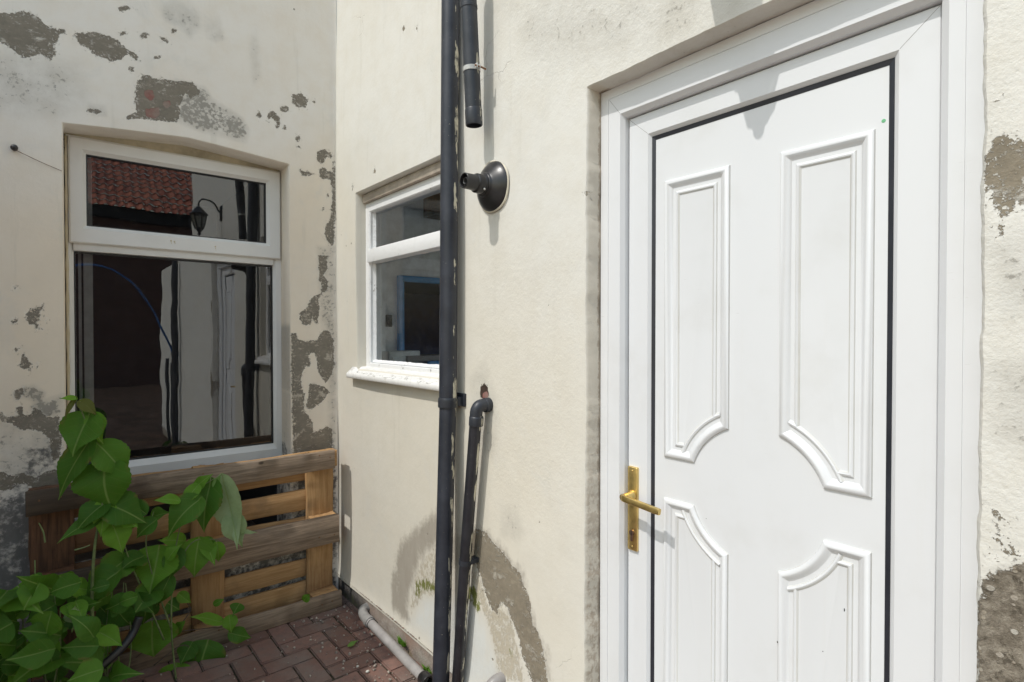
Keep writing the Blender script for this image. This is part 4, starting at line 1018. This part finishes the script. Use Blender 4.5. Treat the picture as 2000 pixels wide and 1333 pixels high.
# front runners
plank('runner_board', XL-.005, -.086, .758, .860, -.190, -.168, M['wood_grey'], 1, slope=-.003)
plank('runner_board', XL, -.066, .356, .508, -.191, -.168, M['wood_grey'], 2)
plank('runner_board', XL+.005, -.054, -.002, .090, -.189, -.167, M['wood_grey'], 3)
for xc in (-.135, -.685, -1.27):
    for zc, hh in ((.808, .09), (.432, .135), (.046, .085)):
        plank('spacer_block', xc-.068, xc+.068 + (.0 if xc < -.2 else 0), zc-hh/2, zc+hh/2, -.168, -.093, M['wood_new'] if xc > -1 else M['wood_dark'], int(xc*100)+int(zc*100))
for i, xc in enumerate((-.1345, -.685, -1.27)):
    plank('stringer_board', xc-.0725, xc+.0725, .004, .845, -.093, -.070, M['wood_new'] if xc > -1 else M['wood_dark'], 20+i, True)
for i, (z0, z1) in enumerate(((-.0, .140), (.168, .262), (.345, .494), (.532, .642), (.692, .842))):
    plank('deck_board', XL, XR, z0, z1, -.070, -.048, M['wood_new'], 30+i)
r = random.Random(8)
for xc in (-.135, -.685, -1.27):
    for z0, z1 in ((.775, .845), (.38, .485), (.015, .075)):
        for k in range(2):
            bm = bmesh.new(); lathe(bm, Vector((xc-.03+.06*k+r.uniform(-.012, .012), -.1908, r.uniform(z0, z1)))-Vector(pal.location), (0, -1, 0), [(0, .0042), (.0012, .0036), (.0014, 0)], 8)
            obj('nail', bm, M['rust'], pal)
# ------------------------------------------------------------------ plants
def make_leaf(bm, base, tip, width, normal, uvl, tintl, tint, curl=.25, fold=.25, serr=.05, heart=.16, seed=0):
    r = random.Random(seed); base, tip = Vector(base), Vector(tip); ax = tip-base; L = ax.length; ax.normalize()
    nrm = Vector(normal); nrm = (nrm-ax*nrm.dot(ax)).normalized(); sd = ax.cross(nrm)
    NL, NS = 26, 4; rows = []; tw = r.uniform(-.25, .25); cs = r.uniform(-.12, .12)
    for i in range(NL+1):
        t = i/NL
        w = (math.sin(PI*min(1, t*1.0)**.62)**.85)*(1-.18*t)
        if t > .42: w *= 1-.62*((t-.42)/.58)**1.1
        w = max(w, .012)*width/2/.93
        if 0 < i < NL: w *= 1 + serr*(1 if i % 2 else -1)*min(1, 4*t)
        row = []
        for k in range(-NS, NS+1):
            s = k/NS
            back = -heart*L*(abs(s)**1.6)*max(0, 1-t*3.2)
            x = L*t + back
            y = s*w + cs*L*t*(1-t)
            z = fold*abs(s)*w + curl*L*(t*(1-t)*1.0 - .55*t*t) - .30*fold*w*s*s + .05*width*math.sin(t*9+seed)*abs(s) + tw*s*w*t
            p = base + ax*x + sd*y + nrm*z
            row.append((bm.verts.new(p), (t, s*w/(width/2+1e-6)*.5)))
        rows.append(row)
    for a, b in zip(rows, rows[1:]):
        for k in range(2*NS):
            q = (a[k], a[k+1], b[k+1], b[k]); f = bm.faces.new([v[0] for v in q]); f.smooth = True
            for lp, v in zip(f.loops, q): lp[uvl].uv = v[1]; lp[tintl] = (*tint, 1)
def stem_tube(bm, pts, r0, r1):
    p = bez(pts, 6); n = len(p); tube(bm, p, [r0+(r1-r0)*i/(n-1) for i in range(n)], 8)
class Plant:
    def __init__(s, name, label, cat, base, group=None):
        s.root = thing(name, label, cat, base, group); s.b = Vector(base)
        s.lf = bmesh.new(); s.uv = s.lf.loops.layers.uv.new('leafuv'); s.ti = s.lf.loops.layers.float_color.new('tint'); s.st = bmesh.new(); s.n = 0
    def leaf(s, base, tip, width, tone=.4, pale=0., brown=0, d=(.4, .43), face=None, curl=.22, fold=.28, serr=.025, heart=.18):
        a, b = at(*base, -d[0]), at(*tip, -d[1]); sc = (a-CAM).length/1094; s.n += 1
        nrm = face or (R_.uniform(-.35, .35)-.25, -1, R_.uniform(.3, 1.3))
        make_leaf(s.lf, a, b, width*sc*.86*R_.uniform(.85, 1.12), nrm, s.uv, s.ti, (brown, tone, pale), curl*R_.uniform(.2, 2.2), fold*R_.uniform(.4, 1.9), serr, heart*R_.uniform(.6, 1.2), s.n)
        return a
    def stem(s, pts, r0=.004, r1=.002): stem_tube(s.st, pts, r0, r1)
    def finish(s, smat):
        for bm in (s.lf, s.st):
            for v in bm.verts: v.co -= s.b
        obj('foliage', s.lf, M['leaf'], s.root, angle='raw'); obj('stem', s.st, smat, s.root, smooth=True)
p = Plant('tall_shrub', 'tall leafy green shoot rising in front of the dark rear window', 'plant', at(190, 1330, -.42)*1.0)
sp_ = [at(x, y, -.42) for x, y in ((188, 1340), (182, 1240), (180, 1150), (186, 1060), (200, 990), (197, 920), (190, 890), (175, 845), (160, 805), (146, 777))]
p.stem(sp_, .0065, .002)
HL = [((173,815),(140,892),68,.22),((176,812),(199,868),50,.55),((170,868),(106,978),58,.10),((196,872),(252,940),52,.30),((205,912),(214,1004),98,.20),
      ((148,778),(116,779),11,.75),((158,786),(190,812),24,.35),((146,782),(124,822),10,.2),((205,985),(196,1050),34,.65),((203,985),(140,1040),48,.08),((210,985),(290,1020),60,.10),((222,1030),(242,1082),46,.62),((245,1015),(270,1030),26,.6),((190,1010),(110,1060),36,.14)]
for i, (b, t, w, tone) in enumerate(HL):
    p.leaf(b, t, w, tone, 0, 1. if i in (6, 7) else 0, (.42, .45 if i != 2 else .40))
p.finish(M['stem'])
p = Plant('hanging_shrub', 'leafy shrub with a pale curled leaf in front of the pallet boards', 'plant', at(330, 1330, -.36))
for pts in (((345,1340),(335,1230),(338,1120),(352,1030),(385,960),(437,925)), ((335,1230),(300,1130),(285,1060),(300,1000)), ((338,1120),(375,1060),(420,1055),(440,1070)), ((320,1250),(290,1180),(255,1100),(235,1040),(210,990))):
    p.stem([at(x, y, -.35) for x, y in pts], .004, .0015)
HL = [((410,950),(396,1042),66,.14),((388,978),(322,1047),60,.16),((382,952),(414,925),24,.45),((385,950),(346,995),26,.55),((346,978),(300,976),24,.6),((358,1057),(308,1056),30,.62),((310,1076),(290,1162),80,.52),
      ((388,1056),(380,1132),60,.42),((345,1075),(325,1140),44,.12),((424,1064),(428,1102),24,.6),((402,1058),(420,1105),30,.5),((262,1012),(240,1045),26,.6),((300,1010),(330,1000),26,.2),((280,1000),(245,975),34,.1),((300,1020),(262,1050),40,.12),((330,1090),(352,1062),26,.5),
      ((300,1150),(262,1200),52,.16),((250,1090),(180,1150),58,.3),((228,1120),(160,1182),60,.16),((240,1180),(215,1240),50,.12),((275,1090),(235,1110),46,.1),((330,1130),(300,1190),40,.1)]
for b, t, w, tone in HL: p.leaf(b, t, w, tone, 0, 0, (.36+R_.uniform(-.05, .05), .38+R_.uniform(-.03, .05)))
# the pale, curled one shows its underside
p.leaf((437,945),(472,1066),56,.5,.9,0,(.33,.36),(-.9,-1,.2),-.18,.55)
p.leaf((452,1010),(474,1070),44,.5,.75,0,(.335,.36),(-.2,-1,.2),.1,.5)
p.leaf((468,1042),(503,1040),16,.6,.85,0,(.34,.33),(-.2,-.5,1),.1,.5)
p.leaf((420,950),(432,925),12,.5,.2,0,(.34,.34))
p.finish(M['stem'])
p = Plant('creeping_vine', 'small round leaved creeper trailing along the bottom pallet board', 'plant', at(300, 1300, -.30))
for pts in (((265,1285),(330,1240),(400,1228),(440,1222),(462,1192)), ((300,1300),(360,1260),(390,1300)), ((340,1236),(370,1195),(362,1172))):
    p.stem([at(x, y, -.26) for x, y in pts], .0026, .0012)
HL = [((298,1226),(300,1286),82,.5),((425,1214),(372,1204),20,.6),((448,1206),(452,1238),30,.55),((466,1182),(455,1200),26,.15),((455,1238),(492,1246),26,.18),((404,1260),(388,1318),66,.16),((345,1300),(338,1345),60,.55),((352,1162),(374,1178),24,.5),((330,1180),(352,1192),30,.12),((345,1232),(362,1212),22,.5),((420,1180),(438,1170),14,.3),((595,1172),(605,1160),16,.4),((372,1262),(352,1300),40,.1)]
for b, t, w, tone in HL: p.leaf(b, t, w, tone, 0, 0, (.26, .28), None, .1, .15, .0, .22)
p.finish(M['twig'])
# low mass in the corner of the yard
p = Plant('low_shrub', 'dense low green shrub filling the corner left of the pallet', 'plant', at(60, 1400, -.55))
r = random.Random(21)
HL = [((40,1150),(72,1190),60,.45),((75,1145),(45,1192),50,.4),((100,1150),(40,1130),40,.15),((95,1270),(10,1290),46,.2),((110,1240),(35,1232),44,.16),((112,1280),(20,1335),60,.28),((100,1200),(85,1252),48,.35),((185,1262),(115,1268),44,.14),((190,1300),(120,1290),54,.22),((190,1310),(130,1330),50,.4),
      ((180,1240),(140,1200),40,.16),((150,1190),(190,1175),36,.1),((20,1220),(-30,1250),60,.14),((150,1140),(90,1160),40,.12),((10,1160),(-30,1200),60,.12),((215,1330),(260,1310),50,.12),((150,1180),(165,1215),30,.5),((130,1185),(145,1210),20,.55)]
for b, t, w, tone in HL: p.leaf(b, t, w, tone, 0, 0, (.55+r.uniform(-.08, .08), .60+r.uniform(-.05, .05)))
p.leaf((143,1212),(147,1183),30,.5,.8,0,(.56,.57),(-.2,-1,.4),.1,.1)
for k in range(190):
    x, y = r.uniform(-60, 300), r.uniform(1085, 1360)
    if y < 1085+max(0, x-40)*.35 or y < 1140 - x*.25: continue
    if x > 225 and y > 1200: continue
    a = r.uniform(0, 2*PI); ln = r.uniform(24, 62); dd = r.uniform(.25, .52)
    p.leaf((x, y), (x+ln*math.cos(a)*.9, y+ln*(.35+.6*math.sin(a))), ln*r.uniform(.5, .72), r.choice((.0, .03, .08, .15, .22, .5, .7)), 0, 0, (dd, dd+r.uniform(-.03, .05)), (r.uniform(-.6, .5), -1, r.uniform(.2, 1.2)))
for k in range(16):
    x = r.uniform(-20, 260); y = r.uniform(1130, 1220); p.stem([at(x+r.uniform(-25, 25), 1400, -.45), at(x+r.uniform(-12, 12), (y+1400)/2, -.42), at(x, y, -.40)], .0032, .0014)
for a, b in (((62,1160),(68,1095)), ((88,1060),(76,1022)), ((140,1235),(143,1205)), ((106,1333),(112,1270)), ((145,1075),(176,1065))):
    p.stem([at(*a, -.5), at((a[0]+b[0])/2+3, (a[1]+b[1])/2, -.5), at(*b, -.5)], .003, .0018)
p.finish(M['stem'])
# leaf lying on the paving
bm = bmesh.new(); uvl = bm.loops.layers.uv.new('leafuv'); til = bm.loops.layers.float_color.new('tint')
make_leaf(bm, (-.195, -.612, .012), (-.135, -.590, .016), .028, (0, 0, 1), uvl, til, (0, .55, .15), .08, .2, .0, .05, 3)
tag(obj('fallen_leaf', bm, M['leaf'], None, angle='raw'), 'single green leaf lying on the red paving', 'leaf')
# black hose bent among the leaves
bm = bmesh.new(); tube(bm, bez([at(272, 1205, -.40), at(262, 1232, -.41), at(245, 1258, -.43), at(218, 1285, -.46), at(188, 1312, -.50), at(150, 1350, -.55)], 8), .0155, 18)
tag(obj('black_hose', bm, M['flue'], None, smooth=True), 'black bent hose lying among the green leaves', 'hose')
# hook and wire on the rear wall
hk = thing('wall_hook', 'dark knob with a loose wire on the shaded wall left of the window', 'hook', (-1.379, 0, 2.259))
bm = bmesh.new(); lathe(bm, (-1.379, .004, 2.259), (0, -1, .1), [(0, .008), (.012, .009), (.02, .013), (.028, .012), (.034, .006), (.035, 0)], 14); wob('knob', bm, M['flue'], hk, smooth=True)
bm = bmesh.new(); tube(bm, bez([(-1.375, -.02, 2.252), (-1.352, -.014, 2.243), (-1.30, -.008, 2.222), (-1.225, -.006, 2.195)], 6), .0012, 6); wob('wire', bm, M['rust'], hk, smooth=True)
# weeds and grit at the foot of the wall
def tuft(name, c, n, h, seed, label):
    r = random.Random(seed); bm = bmesh.new(); uvl = bm.loops.layers.uv.new('leafuv'); til = bm.loops.layers.float_color.new('tint')
    for k in range(n):
        a = r.uniform(0, 2*PI); b = Vector(c)+Vector((r.uniform(-.008, .004), r.uniform(-.02, .02), 0)); d = Vector((-abs(math.cos(a))*.6, math.sin(a)*.8, r.uniform(.5, 1.2))).normalized()*h*r.uniform(.5, 1)
        make_leaf(bm, b, b+d, h*.22, (-.5, -.7, .4), uvl, til, (0, r.uniform(.3, .7), 0), .2, .2, 0, 0, k)
    o = obj(name, bm, M['leaf'], None, angle='raw'); tag(o, label, 'weed')
tuft('weed_tuft', (-.006, -.80, .035), 26, .05, 1, 'small green weed growing between grey pipe and wall')
tuft('weed_tuft', (-.004, -1.02, .005), 22, .045, 2, 'weed tuft at the wall foot just left of the downpipe')
bm = bmesh.new(); r = random.Random(17)
for k in range(300):
    y = -.2-abs(r.gauss(0, .6)); x = -.01-abs(r.gauss(0, .16))-(.0 if r.random() < .75 else r.uniform(0, .6)); s = r.choice((.0012, .0016, .002, .0025, .0034, .005))
    g = bmesh.ops.create_icosphere(bm, subdivisions=1, radius=s*1.3, matrix=Matrix.Translation((x, y, .002+s*.5)))
    for v in g['verts']: v.co += Vector((r.uniform(-1, 1), r.uniform(-1, 1), r.uniform(-1, .4)))*s*.4
o = obj('grit', bm, plain('pale_grit', (.34, .29, .24), .9, 0, .5, 90), None); o['kind'] = 'stuff'; o['label'] = 'pale grit and paint flakes scattered on the red paving'
for (x, y, s, lb) in ((-.205, -.84, .0075, 'white pebble in front of the sunlit patch of paving'), (-.222, -.775, .006, 'smaller pale pebble on the shaded paving edge')):
    bm = bmesh.new(); bmesh.ops.create_icosphere(bm, subdivisions=2, radius=s, matrix=Matrix.Translation((x, y, s*.6)) @ Matrix.Diagonal((1.2, .9, .75, 1)))
    for v in bm.verts: v.co += Vector((r.uniform(-1, 1), r.uniform(-1, 1), r.uniform(-1, 1)))*s*.08
    tag(obj('pebble', bm, plain('pebble_stone', (.60, .57, .50), .8, 0, .2, 60), None, smooth=True), lb, 'pebble')

# ------------------------------------------------------------------ lantern over the door (above the frame; its shadow and reflection show)
ln = thing('wall_lantern', 'black wall lantern above the door, seen as a reflection and a shadow', 'lantern', (0, -2.437, 2.48))
cx, cy = -.200, -2.437
bm = bmesh.new()
def hexring(z, rr, n=6): return [bm.verts.new((cx+rr*math.cos(2*PI*k/n+.26), cy+rr*math.sin(2*PI*k/n+.26), z)) for k in range(n)]
rs = [hexring(z, q) for z, q in ((2.590, .080), (2.596, .082), (2.615, .062), (2.645, .036), (2.665, .018), (2.675, .009), (2.69, .011), (2.70, .004))]
for a, b in zip(rs, rs[1:]):
    for k in range(6): bm.faces.new((a[k], a[(k+1)%6], b[(k+1)%6], b[k]))
bm.faces.new(rs[0][::-1]); bm.faces.new(rs[-1]); wob('cap', bm, M['black_metal'], ln)
bm = bmesh.new()
rs = [hexring(z, q) for z, q in ((2.462, .034), (2.470, .040), (2.474, .038))]
for a, b in zip(rs, rs[1:]):
    for k in range(6): bm.faces.new((a[k], a[(k+1)%6], b[(k+1)%6], b[k]))
bm.faces.new(rs[0][::-1]); bm.faces.new(rs[-1])
lathe(bm, (cx, cy, 2.462), (0, 0, -1), [(0, .032), (.014, .020), (.022, .0135), (.028, .0115), (.036, .0155), (.046, .0145), (.056, .008), (.059, 0)], 16)
wob('base', bm, M['black_metal'], ln)
bm = bmesh.new()
for k in range(6):
    a = 2*PI*k/6+.26; tube(bm, [(cx+.037*math.cos(a), cy+.037*math.sin(a), 2.472), (cx+.068*math.cos(a), cy+.068*math.sin(a), 2.592)], .0045, 6)
wob('glazing_bars', bm, M['black_metal'], ln)
t = NT('lantern_glass'); gl = t.n('ShaderNodeBsdfTransparent'); gl.inputs[0].default_value = (.45, .46, .45, 1); gg = t.n('ShaderNodeBsdfGlossy'); gg.inputs['Roughness'].default_value = .05
mx = t.n('ShaderNodeMixShader'); mx.inputs[0].default_value = .15; t.lk(gl.outputs[0], mx.inputs[1]); t.lk(gg.outputs[0], mx.inputs[2]); M['lglass'] = t.done(mx.outputs[0])
bm = bmesh.new(); rs = [hexring(2.474, .035), hexring(2.592, .066)]
for k in range(6): bm.faces.new((rs[0][k], rs[0][(k+1)%6], rs[1][(k+1)%6], rs[1][k]))
wob('lantern_glass', bm, M['lglass'], ln)
bm = bmesh.new(); tube(bm, bez([(cx, cy, 2.695), (cx+.01, cy, 2.72), (-.15, cy, 2.745), (-.07, cy, 2.72), (-.02, cy, 2.64), (.0, cy, 2.62)], 8), .007, 10); bx(bm, (-.014, cy-.032, 2.56), (.004, cy+.032, 2.70), .004); wob('bracket', bm, M['black_metal'], ln, angle=40)

# ------------------------------------------------------------------ yard walls and the house opposite (behind the camera; they shade the yard and show in the glass)
def pantile_roof(name, x0, x1, y0, z0, length, pitch, parent, mat):
    """courses of rolled clay tiles; eave at y0 rising away (-y)"""
    bm = bmesh.new(); lay = bm.loops.layers.float_color.new('tint'); W = .21; H = .30; n = int((x1-x0)/W); m = int(length/H); K = 8; c, s = math.cos(pitch), math.sin(pitch); r = random.Random(4)
    for j in range(m):
        for i in range(n):
            x = x0+i*W; up = r.uniform(-.004, .004); rows = []
            for e in (0, 1):
                row = []
                for k in range(K+1):
                    u = k/K; hh = .045*math.sin(PI*min(1, u/.62)) if u < .62 else -.012*math.sin(PI*(u-.62)/.38)
                    l = j*H + e*(H+.05); z = hh+.06*(1-e)+up
                    row.append(bm.verts.new((x+u*W, y0-(l*c)+z*s, z0+l*s+z*c)))
                rows.append(row)
            low = [bm.verts.new(v.co - Vector((0, s*.02, c*.02))) for v in rows[0]]
            for a, b in ((rows[0], rows[1]), (low, rows[0])):
                for k in range(K): bm.faces.new((a[k], a[k+1], b[k+1], b[k]))
    return obj(name, bm, mat, parent, smooth=False)
opp = thing('brick_outbuilding', 'dark brick outbuilding with a red pantile roof, seen in the window glass', 'building', (-1, -16, 0))
bm = bmesh.new(); bx(bm, (-6.0, -19, -.05), (6.0, -16, 4.95)); wob('wall', bm, M['brick_dark'], opp)
t = NT('clay_pantiles'); o_ = t.obj(); vn = t.n('ShaderNodeTexVoronoi'); t.lk(t.mapv(o_, (4.7, 3.6, 3.6)), vn.inputs['Vector']); vn.inputs['Scale'].default_value = 1
M['pantile'] = t.done(t.bsdf(t.mix(t.sep(vn.outputs['Color'])[0], (.26, .075, .045), (.50, .17, .095)), .8, t.bump(t.noise(o_, 60, 4), .3, .004)))
rf = pantile_roof('roof', -6.2, 6.2, -15.7, 4.98, 4.2, math.radians(42), None, M['pantile']); rf.parent = opp
for v in rf.data.vertices: v.co -= Vector(opp.location)
bm = bmesh.new(); bx(bm, (-6.1, -16.02, 4.70), (6.1, -15.74, 5.04), .01); wob('fascia', bm, M['dark'], opp)
yw = thing('boundary_wall', 'tall unseen yard wall stepping up towards the house, whitened for bounce light, left of the view', 'wall', (-2.0, -3, 0))
bm = bmesh.new()
for a, b, h_ in ((-1.30, -.80, 2.40), (-.80, -.40, 2.63), (-.40, .0, 2.755)): bx(bm, (-2.1, a+.001, -.05), (-1.9, b, h_), .004)
wob('wall', bm, M['white_wall'], yw)
# second downpipe far along the side wall and a blue hose hung on it
d2 = thing('far_downpipe', 'black downpipe further along the sunlit wall, seen in the glass', 'drainpipe', (-.06, -4.72, 0))
bm = bmesh.new(); tube(bm, straight((-.06, -4.72, 0), (-.06, -4.72, 2.40), 8), .036, 20)
lathe(bm, (-.06, -4.72, 1.2), (0, 0, 1), [(0, .036), (0, .043), (.06, .043), (.06, .036)], 20, close=False)
wob('pipe', bm, M['pipe_clean'], d2, angle=40)
bm = bmesh.new(); tube(bm, straight((-.05, -5.35, 0), (-.05, -5.35, 1.15), 4), .02, 14); tube(bm, straight((-.05, -5.0, 0), (-.05, -5.0, 1.1), 4), .016, 14); wob('branch_pipe', bm, M['pipe_clean'], d2, angle=40)
def refl(px, py, d): q = at(px, py, d); return Vector((q.x, -q.y, q.z))
bm = bmesh.new(); tube(bm, bez([refl(110, 520, 4.3), refl(150, 513, 4.4), refl(210, 518, 4.5), refl(260, 545, 4.55), refl(300, 592, 4.65), refl(325, 640, 4.72), refl(345, 690, 4.8), refl(352, 760, 4.8), refl(352, 900, 4.8)], 8), .011, 10)
tag(obj('blue_hose', bm, M['blue_hose'], None, smooth=True), 'blue hose arching by the far wall, seen in the lower window glass', 'hose')
# low planting and a stack of bricks far back, reflected as dim shapes
# ------------------------------------------------------------------ rooms behind the two windows
def room(name, a, b, open_axis, mat, floor):
    bm = bmesh.new(); bx(bm, a, b)
    rm = [f for f in bm.faces if all(abs((v.co[open_axis[0]] - open_axis[1])) < 1e-4 for v in f.verts)]
    bmesh.ops.delete(bm, geom=rm, context='FACES')
    o = obj(name, bm, mat); structure(o); return o
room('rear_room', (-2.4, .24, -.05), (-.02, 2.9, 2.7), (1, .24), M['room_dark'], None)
bl = thing('vertical_blind', 'stacked pale vertical blind slats inside the left edge of the lower window', 'blind', (-1.13, .30, 1.4))
for k, (x, w) in enumerate(((-1.205, .014), (-1.182, .013), (-1.160, .012), (-1.128, .036))):
    bm = bmesh.new(); bx(bm, (x-w/2, .215+.006*k, .60), (x+w/2, .218+.006*k, 2.36), .001); wob('slat', bm, M['blind'], bl)
bm = bmesh.new(); bx(bm, (-1.215, .212, 2.362), (-.268, .236, 2.392), .004); wob('head_rail', bm, M['blind'], bl)
# kitchen behind the side window
bm = bmesh.new()
def quad(pts): bm.faces.new([bm.verts.new(p) for p in pts])
y = -.12
quad([(.14, y, 0), (.323, y, 0), (.323, y, 2.32), (.14, y, 2.32)])
quad([(.323, y, 1.80), (2.2, y, 1.80), (2.2, y, 2.32), (.323, y, 2.32)])
quad([(.323, y, 0), (2.2, y, 0), (2.2, y, 1.36), (.323, y, 1.36)])
quad([(2.2, y, 0), (2.2, -1.9, 0), (2.2, -1.9, 2.32), (2.2, y, 2.32)])
quad([(.14, -1.9, 0), (2.2, -1.9, 0), (2.2, -1.9, .9), (.14, -1.9, .9)])   # unseen far end left open above here, added to let sky light in
structure(obj('kitchen_wall', bm, M['room_wall']))
bm = bmesh.new(); quad([(.14, -1.9, 2.32), (2.2, -1.9, 2.32), (2.2, .0, 2.32), (.14, .0, 2.32)]); structure(obj('kitchen_ceiling', bm, M['ceiling']))
bm = bmesh.new(); quad([(.14, -1.9, .02), (2.2, -1.9, .02), (2.2, .0, .02), (.14, .0, .02)]); structure(obj('kitchen_floor', bm, M['room_floor']))
bm = bmesh.new(); quad([(.1, 1.2, 0), (2.4, 1.2, 0), (2.4, 1.2, 2.5), (.1, 1.2, 2.5)]); quad([(.30, y+.004, 1.3), (.30, 1.2, 1.3), (.30, 1.2, 2.0), (.30, y+.004, 2.0)]); quad([(2.25, y+.004, 1.3), (2.25, 1.2, 1.3), (2.25, 1.2, 2.0), (2.25, y+.004, 2.0)]); quad([(.3, y+.004, 1.84), (2.25, y+.004, 1.84), (2.25, 1.2, 1.84), (.3, 1.2, 1.84)]); quad([(.3, y+.004, 1.30), (2.25, y+.004, 1.30), (2.25, 1.2, 1.30), (.3, 1.2, 1.30)])
structure(obj('hatch_room_wall', bm, M['room_navy']))
ht = thing('serving_hatch', 'blue framed dark opening in the room behind the side window', 'hatch', (.34, -.12, 1.4))
bm = bmesh.new(); bx(bm, (.323, -.150, 1.36), (.357, -.118, 1.80), .002); bx(bm, (.323, -.150, 1.80), (1.4, -.118, 1.835), .002); wob('hatch_frame', bm, M['blue'], ht)
bm = bmesh.new(); bx(bm, (.30, -.29, 1.33), (1.4, -.118, 1.362), .003); wob('shelf', bm, plain('worktop', (.25, .23, .22), .5), ht)
bm = bmesh.new(); bx(bm, (.20, -.26, 1.16), (.40, -.15, 1.39), .006, 3); bx(bm, (.215, -.27, 1.20), (.385, -.259, 1.36), .004); tag(obj('white_box', bm, M['white_paint'], None, angle=40), 'white box standing inside on the side window ledge', 'box')
bm = bmesh.new(); bx(bm, (.42, -.34, 1.0), (1.2, -.295, 1.33), .01); bx(bm, (.43, -.35, 1.05), (.78, -.339, 1.30), .004); bx(bm, (.80, -.35, 1.05), (1.18, -.339, 1.30), .004); tag(obj('blue_cupboard', bm, M['blue'], None, angle=40), 'blue cupboard low inside the side window room', 'cupboard')
bm = bmesh.new(); bx(bm, (.248, -.130, 1.53), (.288, -.119, 1.60), .003, 3); bx(bm, (.260, -.136, 1.55), (.276, -.129, 1.58), .002); tag(obj('light_switch', bm, M['flue'], None, angle=40), 'dark switch on the grey wall inside the side window', 'switch')
bm = bmesh.new(); bx(bm, (.5, -1.8, 2.20), (.62, -.125, 2.316), .004); structure(obj('ceiling_beam', bm, M['wood_dark']))

# ------------------------------------------------------------------ light
world = bpy.data.worlds.new('World'); scene.world = world; world.use_nodes = True
wt = world.node_tree; bg = wt.nodes['Background']; sky = wt.nodes.new('ShaderNodeTexSky'); sky.sky_type = 'NISHITA'; sky.sun_disc = False
EL = math.atan(1.42)
sky.sun_elevation = EL; sky.sun_rotation = math.radians(-90); sky.air_density = 2.2; sky.dust_density = 1.6; sky.ozone_density = 2.0
wt.links.new(sky.outputs[0], bg.inputs[0]); bg.inputs[1].default_value = 0.15
sd = bpy.data.lights.new('sun', 'SUN'); sd.energy = 2.0; sd.angle = math.radians(.5); sd.color = (1, .97, .92)
sn = bpy.data.objects.new('sun', sd); COL.objects.link(sn)
sn.rotation_euler = Vector((1, -.006, -1.42)).to_track_quat('-Z', 'Y').to_euler(); sn.location = (-4, -2, 6)
scene.view_settings.view_transform = 'Standard'; scene.view_settings.look = 'None'; scene.view_settings.gamma = 1
scene.view_settings.exposure = 0.32
try:
    scene.view_settings.use_curve_mapping = False
    scene.cycles.max_bounces = 10; scene.cycles.diffuse_bounces = 5; scene.cycles.transparent_max_bounces = 12
except Exception: pass
